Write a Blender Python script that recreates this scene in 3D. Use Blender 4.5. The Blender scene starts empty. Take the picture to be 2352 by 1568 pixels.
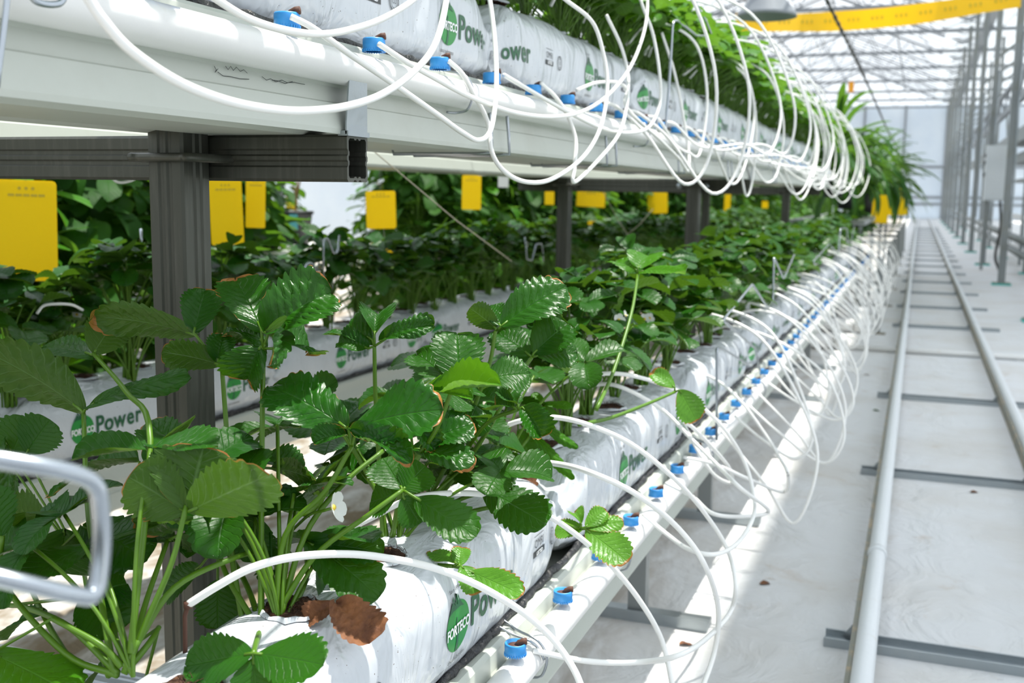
import bpy, bmesh, math, random
import numpy as np
from mathutils import Vector, Matrix
PI = math.pi
C = bpy.context.scene.collection
S = bpy.context.scene

# ------------------------------------------------------------------ camera, world, sun, exposure
H0 = 1.05                      # camera height over the floor; every z below is relative to the camera, see zz()
F, YAW, PITCH, ROLL = 2463.1, .35902, .13744, .012887
W, H = 2352, 1568
_d = np.array([-math.sin(YAW)*math.cos(PITCH), math.cos(YAW)*math.cos(PITCH), -math.sin(PITCH)])
_r0 = np.array([math.cos(YAW), math.sin(YAW), 0.]); _u0 = np.cross(_r0, _d)
_r = math.cos(ROLL)*_r0 + math.sin(ROLL)*_u0; _u = -math.sin(ROLL)*_r0 + math.cos(ROLL)*_u0
cam_data = bpy.data.cameras.new('camera'); cam = bpy.data.objects.new('camera', cam_data); C.objects.link(cam)
cam_data.sensor_width = 36; cam_data.lens = F*36/W; cam_data.clip_start = .02; cam_data.clip_end = 400
cam.matrix_world = Matrix(((_r[0], _u[0], -_d[0], 0), (_r[1], _u[1], -_d[1], 0), (_r[2], _u[2], -_d[2], H0), (0, 0, 0, 1)))
cam_data.dof.use_dof = True; cam_data.dof.focus_distance = 1.22; cam_data.dof.aperture_fstop = 7.5
S.camera = cam
world = bpy.data.worlds.new('sky'); S.world = world; world.use_nodes = True
_n = world.node_tree.nodes; _l = world.node_tree.links; bg = _n['Background']; bg.inputs['Strength'].default_value = 1.0
_tc = _n.new('ShaderNodeTexCoord'); _sp = _n.new('ShaderNodeSeparateXYZ'); _rp = _n.new('ShaderNodeValToRGB'); _l.new(_tc.outputs['Generated'], _sp.inputs[0])
_mr = _n.new('ShaderNodeMapRange'); _mr.inputs['From Min'].default_value = -1; _mr.inputs['From Max'].default_value = 1; _l.new(_sp.outputs[2], _mr.inputs['Value']); _l.new(_mr.outputs[0], _rp.inputs[0])
_e = _rp.color_ramp.elements; _e[0].position = .485; _e[0].color = (.10, .11, .10, 1); _e[1].position = .505; _e[1].color = (.80, .88, .95, 1)
_x = _e.new(.60); _x.color = (.92, .96, 1, 1); _x = _e.new(1.); _x.color = (.80, .88, 1, 1); _l.new(_rp.outputs[0], bg.inputs['Color'])
sun_data = bpy.data.lights.new('sun', 'SUN'); sun = bpy.data.objects.new('sun', sun_data); C.objects.link(sun)
sun_data.energy = 5.0; sun_data.angle = math.radians(.9); sun_data.color = (1, .97, .90)
SUN_FROM = Vector((.14, .20, 1.0)).normalized()
sun.rotation_euler = SUN_FROM.to_track_quat('Z', 'Y').to_euler(); sun.location = (3, 3, 12)
S.view_settings.view_transform = 'Standard'; S.view_settings.look = 'None'; S.view_settings.gamma = 1
S.view_settings.exposure = .56
S.cycles.use_denoising = True
S.cycles.max_bounces = 8; S.cycles.diffuse_bounces = 4; S.cycles.glossy_bounces = 3; S.cycles.transmission_bounces = 6
S.cycles.transparent_max_bounces = 8; S.cycles.sample_clamp_indirect = 6

def zz(z): return z + H0
def ray(px, py): return (px-W/2)/F*_r - (py-H/2)/F*_u + _d
def at(px, py, axis, val):
    """the point of the place seen at a pixel on the plane x/y/z = val (z relative to the camera)"""
    v = ray(px, py); i = 'xyz'.index(axis); v = v*(val/v[i]); return Vector((v[0], v[1], v[2]+H0))

# ------------------------------------------------------------------ materials
MATS = {}
def mat(name, col, rough=.5, metal=0., spec=.5, bump=None, var=None, trans=0., coat=0.):
    m = bpy.data.materials.new(name); m.use_nodes = True; n = m.node_tree.nodes; l = m.node_tree.links
    b = n['Principled BSDF']; b.inputs['Base Color'].default_value = (*col, 1); b.inputs['Roughness'].default_value = rough
    b.inputs['Metallic'].default_value = metal; b.inputs['Specular IOR Level'].default_value = spec; b.inputs['Coat Weight'].default_value = coat
    tc = n.new('ShaderNodeTexCoord')
    if var:   # (second colour, scale, low, high[, stretch])
        c2, sc, lo, hi = var[:4]; st = var[4] if len(var) > 4 else (1, 1, 1)
        mp = n.new('ShaderNodeMapping'); mp.inputs['Scale'].default_value = st; l.new(tc.outputs['Object'], mp.inputs['Vector'])
        t = n.new('ShaderNodeTexNoise'); t.inputs['Scale'].default_value = sc; t.inputs['Detail'].default_value = 6; t.inputs['Roughness'].default_value = .65
        l.new(mp.outputs[0], t.inputs['Vector'])
        mr = n.new('ShaderNodeMapRange'); mr.inputs['From Min'].default_value = lo; mr.inputs['From Max'].default_value = hi
        l.new(t.outputs['Fac'], mr.inputs['Value'])
        mx = n.new('ShaderNodeMix'); mx.data_type = 'RGBA'; mx.inputs['A'].default_value = (*col, 1); mx.inputs['B'].default_value = (*c2, 1)
        l.new(mr.outputs[0], mx.inputs['Factor']); l.new(mx.outputs['Result'], b.inputs['Base Color'])
    if bump:  # (scale, strength[, distance[, stretch]])
        t = n.new('ShaderNodeTexNoise'); t.inputs['Scale'].default_value = bump[0]; t.inputs['Detail'].default_value = 5
        mp = n.new('ShaderNodeMapping'); mp.inputs['Scale'].default_value = bump[3] if len(bump) > 3 else (1, 1, 1)
        l.new(tc.outputs['Object'], mp.inputs['Vector']); l.new(mp.outputs[0], t.inputs['Vector'])
        bp = n.new('ShaderNodeBump'); bp.inputs['Strength'].default_value = bump[1]; bp.inputs['Distance'].default_value = bump[2] if len(bump) > 2 else .01
        l.new(t.outputs['Fac'], bp.inputs['Height']); l.new(bp.outputs[0], b.inputs['Normal'])
    if trans:
        tr = n.new('ShaderNodeBsdfTranslucent'); tr.inputs['Color'].default_value = (*col, 1)
        ms = n.new('ShaderNodeMixShader'); ms.inputs[0].default_value = trans
        l.new(b.outputs[0], ms.inputs[1]); l.new(tr.outputs[0], ms.inputs[2]); l.new(ms.outputs[0], n['Material Output'].inputs['Surface'])
    MATS[name] = m; return m

def leaf_mat(name, top, under, trans=.22, rough=.33, hue_var=.25, brown=0.):
    m = bpy.data.materials.new(name); m.use_nodes = True; n = m.node_tree.nodes; l = m.node_tree.links
    b = n['Principled BSDF']; b.inputs['Roughness'].default_value = rough; b.inputs['Specular IOR Level'].default_value = .22
    uv = n.new('ShaderNodeUVMap'); uv.uv_map = 'UVMap'; sp = n.new('ShaderNodeSeparateXYZ'); l.new(uv.outputs[0], sp.inputs[0])
    def mth(op, a, bb=None, c=None):
        k = n.new('ShaderNodeMath'); k.operation = op
        for i, v in enumerate((a, bb, c)):
            if v is None: continue
            if isinstance(v, (int, float)): k.inputs[i].default_value = v
            else: l.new(v, k.inputs[i])
        return k.outputs[0]
    av = mth('ABSOLUTE', mth('SUBTRACT', mth('MULTIPLY', sp.outputs[0], 2.), 1.))
    ph = mth('SUBTRACT', mth('MULTIPLY', sp.outputs[1], 9.), mth('MULTIPLY', mth('POWER', av, .8), 2.6))
    fr = mth('ABSOLUTE', mth('SUBTRACT', mth('FRACT', ph), .5))
    side = mth('SUBTRACT', 1., mth('MULTIPLY', fr, 9.)); side = mth('MAXIMUM', side, 0.)
    mid = mth('MAXIMUM', mth('SUBTRACT', 1., mth('MULTIPLY', av, 22.)), 0.)
    vein = mth('MAXIMUM', mth('MULTIPLY', side, .55), mid)
    tc = n.new('ShaderNodeTexCoord'); ns = n.new('ShaderNodeTexNoise'); ns.inputs['Scale'].default_value = 22; ns.inputs['Detail'].default_value = 4
    l.new(tc.outputs['Object'], ns.inputs['Vector'])
    oi = n.new('ShaderNodeObjectInfo')
    def mix(f, a, bb):
        k = n.new('ShaderNodeMix'); k.data_type = 'RGBA'
        if isinstance(f, (int, float)): k.inputs['Factor'].default_value = f
        else: l.new(f, k.inputs['Factor'])
        for s_, v in (('A', a), ('B', bb)):
            if isinstance(v, tuple): k.inputs[s_].default_value = (*v, 1)
            else: l.new(v, k.inputs[s_])
        return k.outputs['Result']
    t2 = (top[0]*1.9+.004, top[1]*1.7+.006, top[2]*1.6)
    base = mix(mth('MULTIPLY', oi.outputs['Random'], hue_var), top, (top[0]*2.8+.012, top[1]*1.8, top[2]))
    base = mix(mth('MULTIPLY', ns.outputs['Fac'], .45), base, t2)
    face = mix(mth('MULTIPLY', vein, .4), base, (top[0]*2.2+.012, top[1]*2.0+.02, top[2]*2+.004))
    back = mix(mth('MULTIPLY', vein, .6), under, tuple(min(1, c*1.7+.04) for c in under))
    gm = n.new('ShaderNodeNewGeometry')
    col = mix(gm.outputs['Backfacing'], face, back)
    if brown:
        n2 = n.new('ShaderNodeTexNoise'); n2.inputs['Scale'].default_value = 34; l.new(tc.outputs['Object'], n2.inputs['Vector'])
        edge = mth('ADD', mth('MULTIPLY', mth('POWER', av, 6.), .5), mth('MULTIPLY', mth('POWER', sp.outputs[1], 10.), .6))
        bf = mth('GREATER_THAN', mth('ADD', edge, n2.outputs['Fac']), 1.16-brown)
        col = mix(bf, col, (.32, .13, .035))
    l.new(col, b.inputs['Base Color'])
    n3 = n.new('ShaderNodeTexNoise'); n3.inputs['Scale'].default_value = 160; n3.inputs['Detail'].default_value = 2; l.new(tc.outputs['Object'], n3.inputs['Vector'])
    hgt = mth('SUBTRACT', mth('MULTIPLY', n3.outputs['Fac'], .5), mth('MULTIPLY', vein, 1.0))
    bp = n.new('ShaderNodeBump'); bp.inputs['Strength'].default_value = .55; bp.inputs['Distance'].default_value = .0015
    l.new(hgt, bp.inputs['Height']); l.new(bp.outputs[0], b.inputs['Normal'])
    tr = n.new('ShaderNodeBsdfTranslucent'); tcx = mix(.5, col, (.25, .55, .02)); l.new(tcx, tr.inputs['Color'])
    ms = n.new('ShaderNodeMixShader'); ms.inputs[0].default_value = trans
    l.new(b.outputs[0], ms.inputs[1]); l.new(tr.outputs[0], ms.inputs[2]); l.new(ms.outputs[0], n['Material Output'].inputs['Surface'])
    MATS[name] = m; return m

mat('gutter_white', (.50, .53, .475), .38, bump=(3, .25, .004, (1, .05, 1)), var=((.42, .43, .37), 5, .52, .95))
mat('pvc_white', (.76, .76, .74), .3, bump=(30, .05), var=((.62, .50, .36), 9, .66, .9))
mat('hose_white', (.88, .88, .85), .34, var=((.50, .36, .2), 26, .66, .82))
mat('cap_blue', (.04, .30, .72), .38)
mat('coir', (.055, .022, .010), .95, bump=(180, 1., .01), var=((.22, .10, .045), 90, .5, .75))
mat('barb_brown', (.09, .035, .02), .7)
mat('dark_steel', (.075, .078, .064), .45, .6, bump=(50, .12, .002, (1, 1, .1)), var=((.13, .13, .11), 14, .5, .9, (6, 6, .5)))
mat('galvanised', (.34, .38, .40), .38, .85, bump=(60, .1), var=((.36, .39, .40), 30, .4, .8))
mat('rail_white', (.68, .71, .72), .4, bump=(20, .1), var=((.55, .50, .42), 12, .62, .9))
mat('rail_dark', (.22, .22, .18), .7, var=((.45, .33, .20), 20, .5, .7))
mat('wire', (.42, .45, .48), .25, .95)
mat('bright_wire', (.42, .46, .50), .22, .95)
mat('black_strip', (.012, .012, .013), .35, bump=(90, .9, .01), var=((.12, .11, .10), 60, .55, .7))
mat('print_green', (.004, .10, .03), .35)
mat('print_bright', (.008, .26, .03), .35)
mat('print_white', (.9, .92, .92), .35)
mat('print_black', (.03, .035, .035), .4)
mat('trap_yellow', (1., .78, .0), .5, trans=.5)
mat('trap_print', (.55, .40, .02), .6)
mat('petiole', (.09, .21, .008), .4, trans=.15)
mat('petal', (.85, .87, .84), .5, trans=.3)
mat('band_yellow', (.98, .58, .01), .5, trans=.4)
mat('stamen', (.75, .55, .06), .6)
mat('berry_green', (.42, .48, .10), .5, bump=(120, .8, .004))
mat('dry_leaf', (.10, .035, .012), .75, bump=(40, .6), var=((.26, .10, .03), 30, .4, .7))
mat('pot_black', (.02, .022, .022), .45)
mat('tag_blue', (.12, .45, .50), .5)
mat('cane', (.50, .33, .16), .7)
mat('teal_shim', (.02, .45, .40), .4)
mat('steel_post', (.24, .26, .26), .45, .5, var=((.20, .19, .12), 5, .5, .9))
mat('cabinet_grey', (.58, .62, .64), .45)
mat('roof_metal', (.24, .26, .28), .5, .3)
mat('cable_black', (.03, .03, .025), .6)
mat('string', (.45, .42, .33), .8)
mat('orange', (.95, .40, .02), .5)
mat('end_wall', (.70, .76, .82), .5, trans=.5, var=((.84, .88, .90), .6, .4, .7))
mat('sun_block_sheet', (.86, .89, .92), .8, trans=.45)
leaf_mat('leaf', (.007, .058, .0025), (.036, .088, .010), trans=.16, rough=.38, brown=.0)
leaf_mat('leaf_tip_burn', (.007, .060, .003), (.040, .098, .011), trans=.13, brown=.05)
leaf_mat('leaf_burnt', (.06, .19, .02), (.12, .22, .05), brown=.2)
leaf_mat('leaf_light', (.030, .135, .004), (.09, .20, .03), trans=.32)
leaf_mat('leaf_blade', (.010, .060, .006), (.06, .14, .03), trans=.25)
leaf_mat('leaf_far', (.011, .062, .004), (.035, .105, .010), trans=.28, rough=.58)

def film_mat():
    m = mat('bag_film', (.60, .635, .67), .2, spec=.55)
    n = m.node_tree.nodes; l = m.node_tree.links; b = n['Principled BSDF']; tc = n.new('ShaderNodeTexCoord')
    mp = n.new('ShaderNodeMapping'); mp.inputs['Scale'].default_value = (2.0, 1., .35); mp.inputs['Rotation'].default_value = (.5, 0, 0); l.new(tc.outputs['Object'], mp.inputs[0])
    a = n.new('ShaderNodeTexNoise'); a.inputs['Scale'].default_value = 15; a.inputs['Detail'].default_value = 3; a.inputs['Distortion'].default_value = .9; l.new(mp.outputs[0], a.inputs['Vector'])
    v = n.new('ShaderNodeTexVoronoi'); v.feature = 'DISTANCE_TO_EDGE'; v.inputs['Scale'].default_value = 9; l.new(mp.outputs[0], v.inputs['Vector'])
    ad = n.new('ShaderNodeMath'); ad.operation = 'MULTIPLY_ADD'; ad.inputs[1].default_value = -.35; l.new(v.outputs['Distance'], ad.inputs[0]); l.new(a.outputs['Fac'], ad.inputs[2])
    bp = n.new('ShaderNodeBump'); bp.inputs['Strength'].default_value = .8; bp.inputs['Distance'].default_value = .013
    l.new(ad.outputs[0], bp.inputs['Height']); l.new(bp.outputs[0], b.inputs['Normal'])
    s = n.new('ShaderNodeTexNoise'); s.inputs['Scale'].default_value = 260; l.new(tc.outputs['Object'], s.inputs['Vector'])
    g = n.new('ShaderNodeMapRange'); g.inputs['From Min'].default_value = .72; g.inputs['From Max'].default_value = .75; l.new(s.outputs['Fac'], g.inputs['Value'])
    mx = n.new('ShaderNodeMix'); mx.data_type = 'RGBA'; mx.inputs['A'].default_value = (.60, .635, .67, 1); mx.inputs['B'].default_value = (.10, .06, .03, 1)
    l.new(g.outputs[0], mx.inputs['Factor']); l.new(mx.outputs['Result'], b.inputs['Base Color'])
film_mat()

def floor_mat():
    m = bpy.data.materials.new('ground_cloth'); m.use_nodes = True; n = m.node_tree.nodes; l = m.node_tree.links; b = n['Principled BSDF']
    b.inputs['Roughness'].default_value = .75; tc = n.new('ShaderNodeTexCoord'); MATS['ground_cloth'] = m
    def noise(sc, st=(1, 1, 1), det=6, dist=0.):
        mp = n.new('ShaderNodeMapping'); mp.inputs['Scale'].default_value = st; l.new(tc.outputs['Object'], mp.inputs[0])
        t = n.new('ShaderNodeTexNoise'); t.inputs['Scale'].default_value = sc; t.inputs['Detail'].default_value = det; t.inputs['Distortion'].default_value = dist; t.inputs['Roughness'].default_value = .62
        l.new(mp.outputs[0], t.inputs['Vector']); return t.outputs['Fac']
    def rng(v, lo, hi):
        r = n.new('ShaderNodeMapRange'); r.inputs['From Min'].default_value = lo; r.inputs['From Max'].default_value = hi; l.new(v, r.inputs['Value']); return r.outputs[0]
    def mix(f, a, c):
        k = n.new('ShaderNodeMix'); k.data_type = 'RGBA'; l.new(f, k.inputs['Factor'])
        for s_, v in (('A', a), ('B', c)):
            if isinstance(v, tuple): k.inputs[s_].default_value = (*v, 1)
            else: l.new(v, k.inputs[s_])
        return k.outputs['Result']
    c = mix(rng(noise(1.6), .45, .75), (.68, .69, .69), (.60, .58, .54))
    c = mix(rng(noise(4.5, dist=.6), .60, .85), c, (.50, .41, .32))
    c = mix(rng(noise(14, (1, .6, 1), dist=1.2), .70, .80), c, (.50, .36, .22))
    c = mix(rng(noise(120), .66, .74), c, (.55, .54, .52))
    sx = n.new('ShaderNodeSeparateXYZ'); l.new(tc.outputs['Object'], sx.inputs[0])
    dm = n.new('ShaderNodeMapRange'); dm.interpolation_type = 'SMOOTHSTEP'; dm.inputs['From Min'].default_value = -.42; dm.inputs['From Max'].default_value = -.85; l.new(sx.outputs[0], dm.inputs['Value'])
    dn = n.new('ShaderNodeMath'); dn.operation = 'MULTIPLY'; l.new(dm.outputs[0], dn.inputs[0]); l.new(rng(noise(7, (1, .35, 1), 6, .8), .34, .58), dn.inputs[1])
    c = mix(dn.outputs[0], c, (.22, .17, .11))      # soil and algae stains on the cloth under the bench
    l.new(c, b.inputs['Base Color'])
    ad = n.new('ShaderNodeMath'); ad.operation = 'MULTIPLY_ADD'; ad.inputs[1].default_value = .06
    l.new(noise(300), ad.inputs[0]); l.new(noise(5, (1, .8, 1), 4, 1.2), ad.inputs[2])
    bp = n.new('ShaderNodeBump'); bp.inputs['Strength'].default_value = .75; bp.inputs['Distance'].default_value = .035
    l.new(ad.outputs[0], bp.inputs['Height']); l.new(bp.outputs[0], b.inputs['Normal'])
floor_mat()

# ------------------------------------------------------------------ mesh helpers
class MB:
    """collects shapes and links them as ONE mesh object"""
    def __init__(s): s.v = []; s.f = []; s.mi = []; s.uv = []; s.n = 0; s.smooth = []
    def add(s, verts, faces, mi=0, uv=None, smooth=True):
        b = s.n; s.v.extend([tuple(map(float, p)) for p in verts]); s.n += len(verts)
        s.uv.extend(uv if uv is not None else [(0., 0.)]*len(verts))
        s.f.extend([tuple(b+i for i in f) for f in faces]); s.mi.extend([mi]*len(faces)); s.smooth.extend([smooth]*len(faces))
    def box(s, x0, x1, y0, y1, z0, z1, mi=0):
        s.add([(x, y, z) for x in (x0, x1) for y in (y0, y1) for z in (z0, z1)],
              [(0, 1, 3, 2), (4, 6, 7, 5), (0, 4, 5, 1), (2, 3, 7, 6), (0, 2, 6, 4), (1, 5, 7, 3)], mi, smooth=False)
    def beam(s, a, b, w, h, mi=0, up=(0, 0, 1)):
        a = Vector(a); b = Vector(b); d = (b-a).normalized(); u = Vector(up)
        if abs(d.dot(u)) > .99: u = Vector((0, 1, 0))
        r = d.cross(u).normalized()*w/2; u = r.cross(d).normalized()*h/2
        s.add([p+i*r+j*u for p in (a, b) for i, j in ((-1, -1), (1, -1), (1, 1), (-1, 1))],
              [(0, 1, 2, 3), (7, 6, 5, 4), (0, 4, 5, 1), (1, 5, 6, 2), (2, 6, 7, 3), (3, 7, 4, 0)], mi, smooth=False)
    def tube(s, pts, r, seg=8, mi=0, cap=True, radii=None):
        P = np.array([tuple(p) for p in pts], float); n = len(P)
        T = np.gradient(P, axis=0); T /= np.linalg.norm(T, axis=1)[:, None]+1e-12
        u = np.cross(T[0], (0, 0, 1.)); u = u if np.linalg.norm(u) > 1e-3 else np.cross(T[0], (1., 0, 0)); u /= np.linalg.norm(u)
        vs = []; ang = np.linspace(0, 2*PI, seg, endpoint=False)
        for i in range(n):
            u = u-T[i]*(u@T[i]); u /= np.linalg.norm(u)+1e-12; w = np.cross(T[i], u); rr = radii[i] if radii is not None else r
            vs.extend(P[i]+rr*(np.cos(a)*u+np.sin(a)*w) for a in ang)
        fs = [(i*seg+j, i*seg+(j+1) % seg, (i+1)*seg+(j+1) % seg, (i+1)*seg+j) for i in range(n-1) for j in range(seg)]
        if cap: fs += [tuple(range(seg))[::-1], tuple((n-1)*seg+j for j in range(seg))]
        s.add(vs, fs, mi)
    def profile(s, pts, y0, y1, ny=1, mi=0, closed=True, smooth=False):
        n = len(pts); ys = np.linspace(y0, y1, ny+1)
        vs = [(x, y, z) for y in ys for x, z in pts]
        fs = [(i*n+j, (i+1)*n+j, (i+1)*n+(j+1) % n, i*n+(j+1) % n) for i in range(ny) for j in range(n if closed else n-1)]
        if closed: fs += [tuple(range(n)), tuple(ny*n+j for j in range(n))[::-1]]
        s.add(vs, fs, mi, smooth=smooth)
    def lathe(s, prof, c=(0, 0, 0), seg=20, mi=0, ax=None):
        n = len(prof); vs = []
        M = Vector(ax).to_track_quat('Z', 'Y').to_matrix() if ax is not None else Matrix.Identity(3)
        for k in range(seg):
            a = 2*PI*k/seg
            for r, z in prof: vs.append(Vector(c)+M@Vector((r*math.cos(a), r*math.sin(a), z)))
        s.add(vs, [(k*n+j, ((k+1) % seg)*n+j, ((k+1) % seg)*n+j+1, k*n+j+1) for k in range(seg) for j in range(n-1)], mi)
    def mesh(s, name, mats):
        me = bpy.data.meshes.new(name); me.from_pydata(s.v, [], s.f)
        for m in (mats if isinstance(mats, (list, tuple)) else [mats]): me.materials.append(MATS[m])
        me.polygons.foreach_set('material_index', s.mi); me.polygons.foreach_set('use_smooth', s.smooth)
        u = me.uv_layers.new(name='UVMap'); idx = np.empty(len(me.loops), int); me.loops.foreach_get('vertex_index', idx)
        u.data.foreach_set('uv', np.array(s.uv, float)[idx].ravel()); me.update(); return me
    def build(s, name, mats, parent=None, loc=None):
        o = bpy.data.objects.new(name, s.mesh(name, mats)); C.objects.link(o)
        if loc is not None: o.location = loc
        if parent: o.parent = parent
        return o

def tag(o, label=None, cat=None, group=None, kind=None):
    if label: o['label'] = label
    if cat: o['category'] = cat
    if group: o['group'] = group
    if kind: o['kind'] = kind
    return o
def empty(name, loc, label, cat, group=None, rz=0):
    o = bpy.data.objects.new(name, None); C.objects.link(o); o.location = loc; o.rotation_euler = (0, 0, rz); o.empty_display_size = .05
    return tag(o, label, cat, group)
def copy_tree(o, parent=None):
    c = o.copy(); C.objects.link(c)
    if parent: c.parent = parent
    for ch in list(KIDS.get(o.name, ())): copy_tree(ch, c)
    return c
KIDS = {}
def kid(o, parent): KIDS.setdefault(parent.name, []).append(o); return o
def spline(pts, n=8):
    P = [Vector(p) for p in pts]; P = [2*P[0]-P[1]]+P+[2*P[-1]-P[-2]]; out = []
    for i in range(1, len(P)-2):
        for k in range(n):
            t = k/n; a, b, c, d = P[i-1:i+3]
            out.append(.5*((2*b)+(c-a)*t+(2*a-5*b+4*c-d)*t*t+(3*b-a-3*c+d)*t*t*t))
    out.append(P[-2]); return out
ORD = ['first', 'second', 'third', 'fourth', 'fifth', 'sixth', 'seventh', 'eighth', 'ninth', 'tenth', 'eleventh', 'twelfth', 'thirteenth', 'fourteenth',
       'fifteenth', 'sixteenth', 'seventeenth', 'eighteenth', 'nineteenth']
TENS = ['', '', 'twenty', 'thirty', 'forty', 'fifty', 'sixty', 'seventy', 'eighty', 'ninety']
def ordw(i):          # i from 0
    n = i+1
    if n < 20: return ORD[n-1]
    if n % 10 == 0: return TENS[n//10][:-1]+'ieth'
    return TENS[n//10]+'-'+ORD[n % 10-1]

# ------------------------------------------------------------------ leaves
def leaflet(mb, base, along, normal, L, Wd, nu=40, nv=5, teeth=11, droop=.5, fold=.25, pleat=.03, warp=.12, rng=random, mi=0, shape=0.):
    """a serrated, pleated leaflet; base point, direction of the midrib, upper side normal, length and half width"""
    a = Vector(along).normalized(); nn = Vector(normal); nn = (nn-a*nn.dot(a)).normalized(); x = a.cross(nn)
    t = np.linspace(0, 1, nu+1); t = t**.9
    w = (t**(.62+shape))*(1-t**2.6)**.55; w /= w.max(); w = w*Wd
    ph = teeth*t; saw = (ph % 1.); on = np.clip((t-.22)*6, 0, 1)*np.clip((1.02-t)*12, .2, 1)
    tooth = np.sin(np.where(saw < .70, saw/.70, (1-saw)/.30)*PI/2)
    w = w*(1+.17*(tooth-.6)*on)+.004*Wd
    w[-1] = Wd*.03; w[0] = Wd*.03
    vv = np.linspace(-1, 1, 2*nv+1)
    p1, p2, p3 = (rng.uniform(0, 6.28) for _ in range(3))
    T, V = np.meshgrid(t, vv, indexing='ij'); Wm = w[:, None]*np.ones_like(V)
    X = V*Wm; ylen = T*L+ (tooth*on)[:, None]*np.abs(V)**6*L*.022 - .10*L*np.abs(V)**2*T*(1-T)*0
    Z = fold*np.abs(V)*Wm + pleat*L*np.sin(PI*np.abs(V)**.8)*np.cos(2*PI*(teeth*.75*T-1.9*np.abs(V)))*.45*np.clip(T*4, 0, 1)*np.clip((1-T)*5, 0, 1)
    Z += warp*L*(.30*np.sin(3.4*T+p1+1.3*V)*V + .16*np.sin(7*T+p2)*V*V+.10*np.sin(9*T*V+p3)*np.abs(V))
    # bend along the length
    ang = droop*ylen/L; yy = np.where(abs(droop) < 1e-4, ylen, L*np.sin(ang)/(droop if abs(droop) > 1e-4 else 1)); zb = -L*(1-np.cos(ang))/(droop if abs(droop) > 1e-4 else 1)
    Yv = yy+Z*np.sin(ang); Zv = zb+Z*np.cos(ang)
    B = np.array(tuple(base)); A = np.array(tuple(a)); N = np.array(tuple(nn)); Xx = np.array(tuple(x))
    P = B+X[..., None]*Xx+Yv[..., None]*A+Zv[..., None]*N
    m = 2*nv+1; vs = P.reshape(-1, 3)
    uv = [((v+1)/2, tt) for tt in t for v in vv]
    fs = [(i*m+j, i*m+j+1, (i+1)*m+j+1, (i+1)*m+j) for i in range(nu) for j in range(m-1)]
    mb.add(vs, fs, mi, uv)

def trifoliate(mb, hub, out, up, L, rng, q=1, mi=0, cup=.35, narrow=1.):
    """three leaflets around a hub; out = direction the middle leaflet points to"""
    out = Vector(out).normalized(); up = Vector(up); up = (up-out*up.dot(out)).normalized(); side = out.cross(up)
    nu, nv, te = {0: (7, 1, 5), 1: (20, 3, 9), 2: (44, 5, 11)}[q]
    for k, ang in enumerate((0, 1.85, -1.85)):
        ang += rng.uniform(-.2, .2); d = out*math.cos(ang)+side*math.sin(ang)+up*rng.uniform(.0, cup)
        s = L*(1 if k == 0 else .88)*rng.uniform(.9, 1.08)
        nrm = up+Vector((rng.uniform(-.2, .2), rng.uniform(-.2, .2), 0))
        if q == 0: leaflet(mb, hub, d, nrm, s, s*.40*narrow, 6, 1, 3, rng.uniform(.2, .9), rng.uniform(.1, .4), 0, .1, rng, mi)
        else: leaflet(mb, hub+d.normalized()*.004, d, nrm, s, s*rng.uniform(.38, .47)*narrow, nu, nv, te, rng.uniform(.1, 1.), rng.uniform(.1, .5), .028, .16, rng, mi)

def stalk_pts(p0, p1, rng, bow=.12, n=5):
    p0 = Vector(p0); p1 = Vector(p1); L = (p1-p0).length; out = Vector((p1.x-p0.x, p1.y-p0.y, 0))
    if out.length > 1e-5: out.normalize()
    return [p0.lerp(p1, t)-out*math.sin(t*PI)*L*bow*.6+Vector((0, 0, 1))*math.sin(t*PI)*L*bow*.5 for t in np.linspace(0, 1, n)]

def plant_leaves(rng, n, hmin, hmax, spread, Lr, lean=(0, 0)):
    out = []
    for k in range(n):
        az = 2*PI*(k*.381966+rng.uniform(-.07, .07)); f = rng.uniform(0, 1)**.8; h = hmin+(hmax-hmin)*(1-f*.75)*rng.uniform(.75, 1.05)
        r = spread*(.25+.75*f)*rng.uniform(.7, 1.1)
        hub = Vector((math.cos(az)*r+lean[0]*h, math.sin(az)*r+lean[1]*h, max(.03, h)))
        o = Vector((math.cos(az), math.sin(az), rng.uniform(-.45, .25))); up = Vector((math.cos(az)*.4*f+rng.uniform(-.3, .3), math.sin(az)*.4*f+rng.uniform(-.3, .3), 1))
        out.append((hub, o, up, rng.uniform(*Lr)))
    return out

def flower_mb(c, n, size=.012):
    mb = MB(); c = Vector(c); n = Vector(n).normalized(); x = n.orthogonal().normalized(); y = n.cross(x)
    for k in range(5):
        a = 2*PI*k/5; d = x*math.cos(a)+y*math.sin(a)+n*.25
        leaflet(mb, c+d*.002, d, n, size, size*.55, 8, 2, 0, -.4, .15, 0, 0, random.Random(k), 0, -.2)
    return mb
def core_mb(c, n, r=.0035):
    mb = MB(); mb.lathe([(.0001, r*.9), (r*.6, r*.75), (r, r*.1), (r*.7, -r*.4)], c, 12, 0, n); return mb

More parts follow.
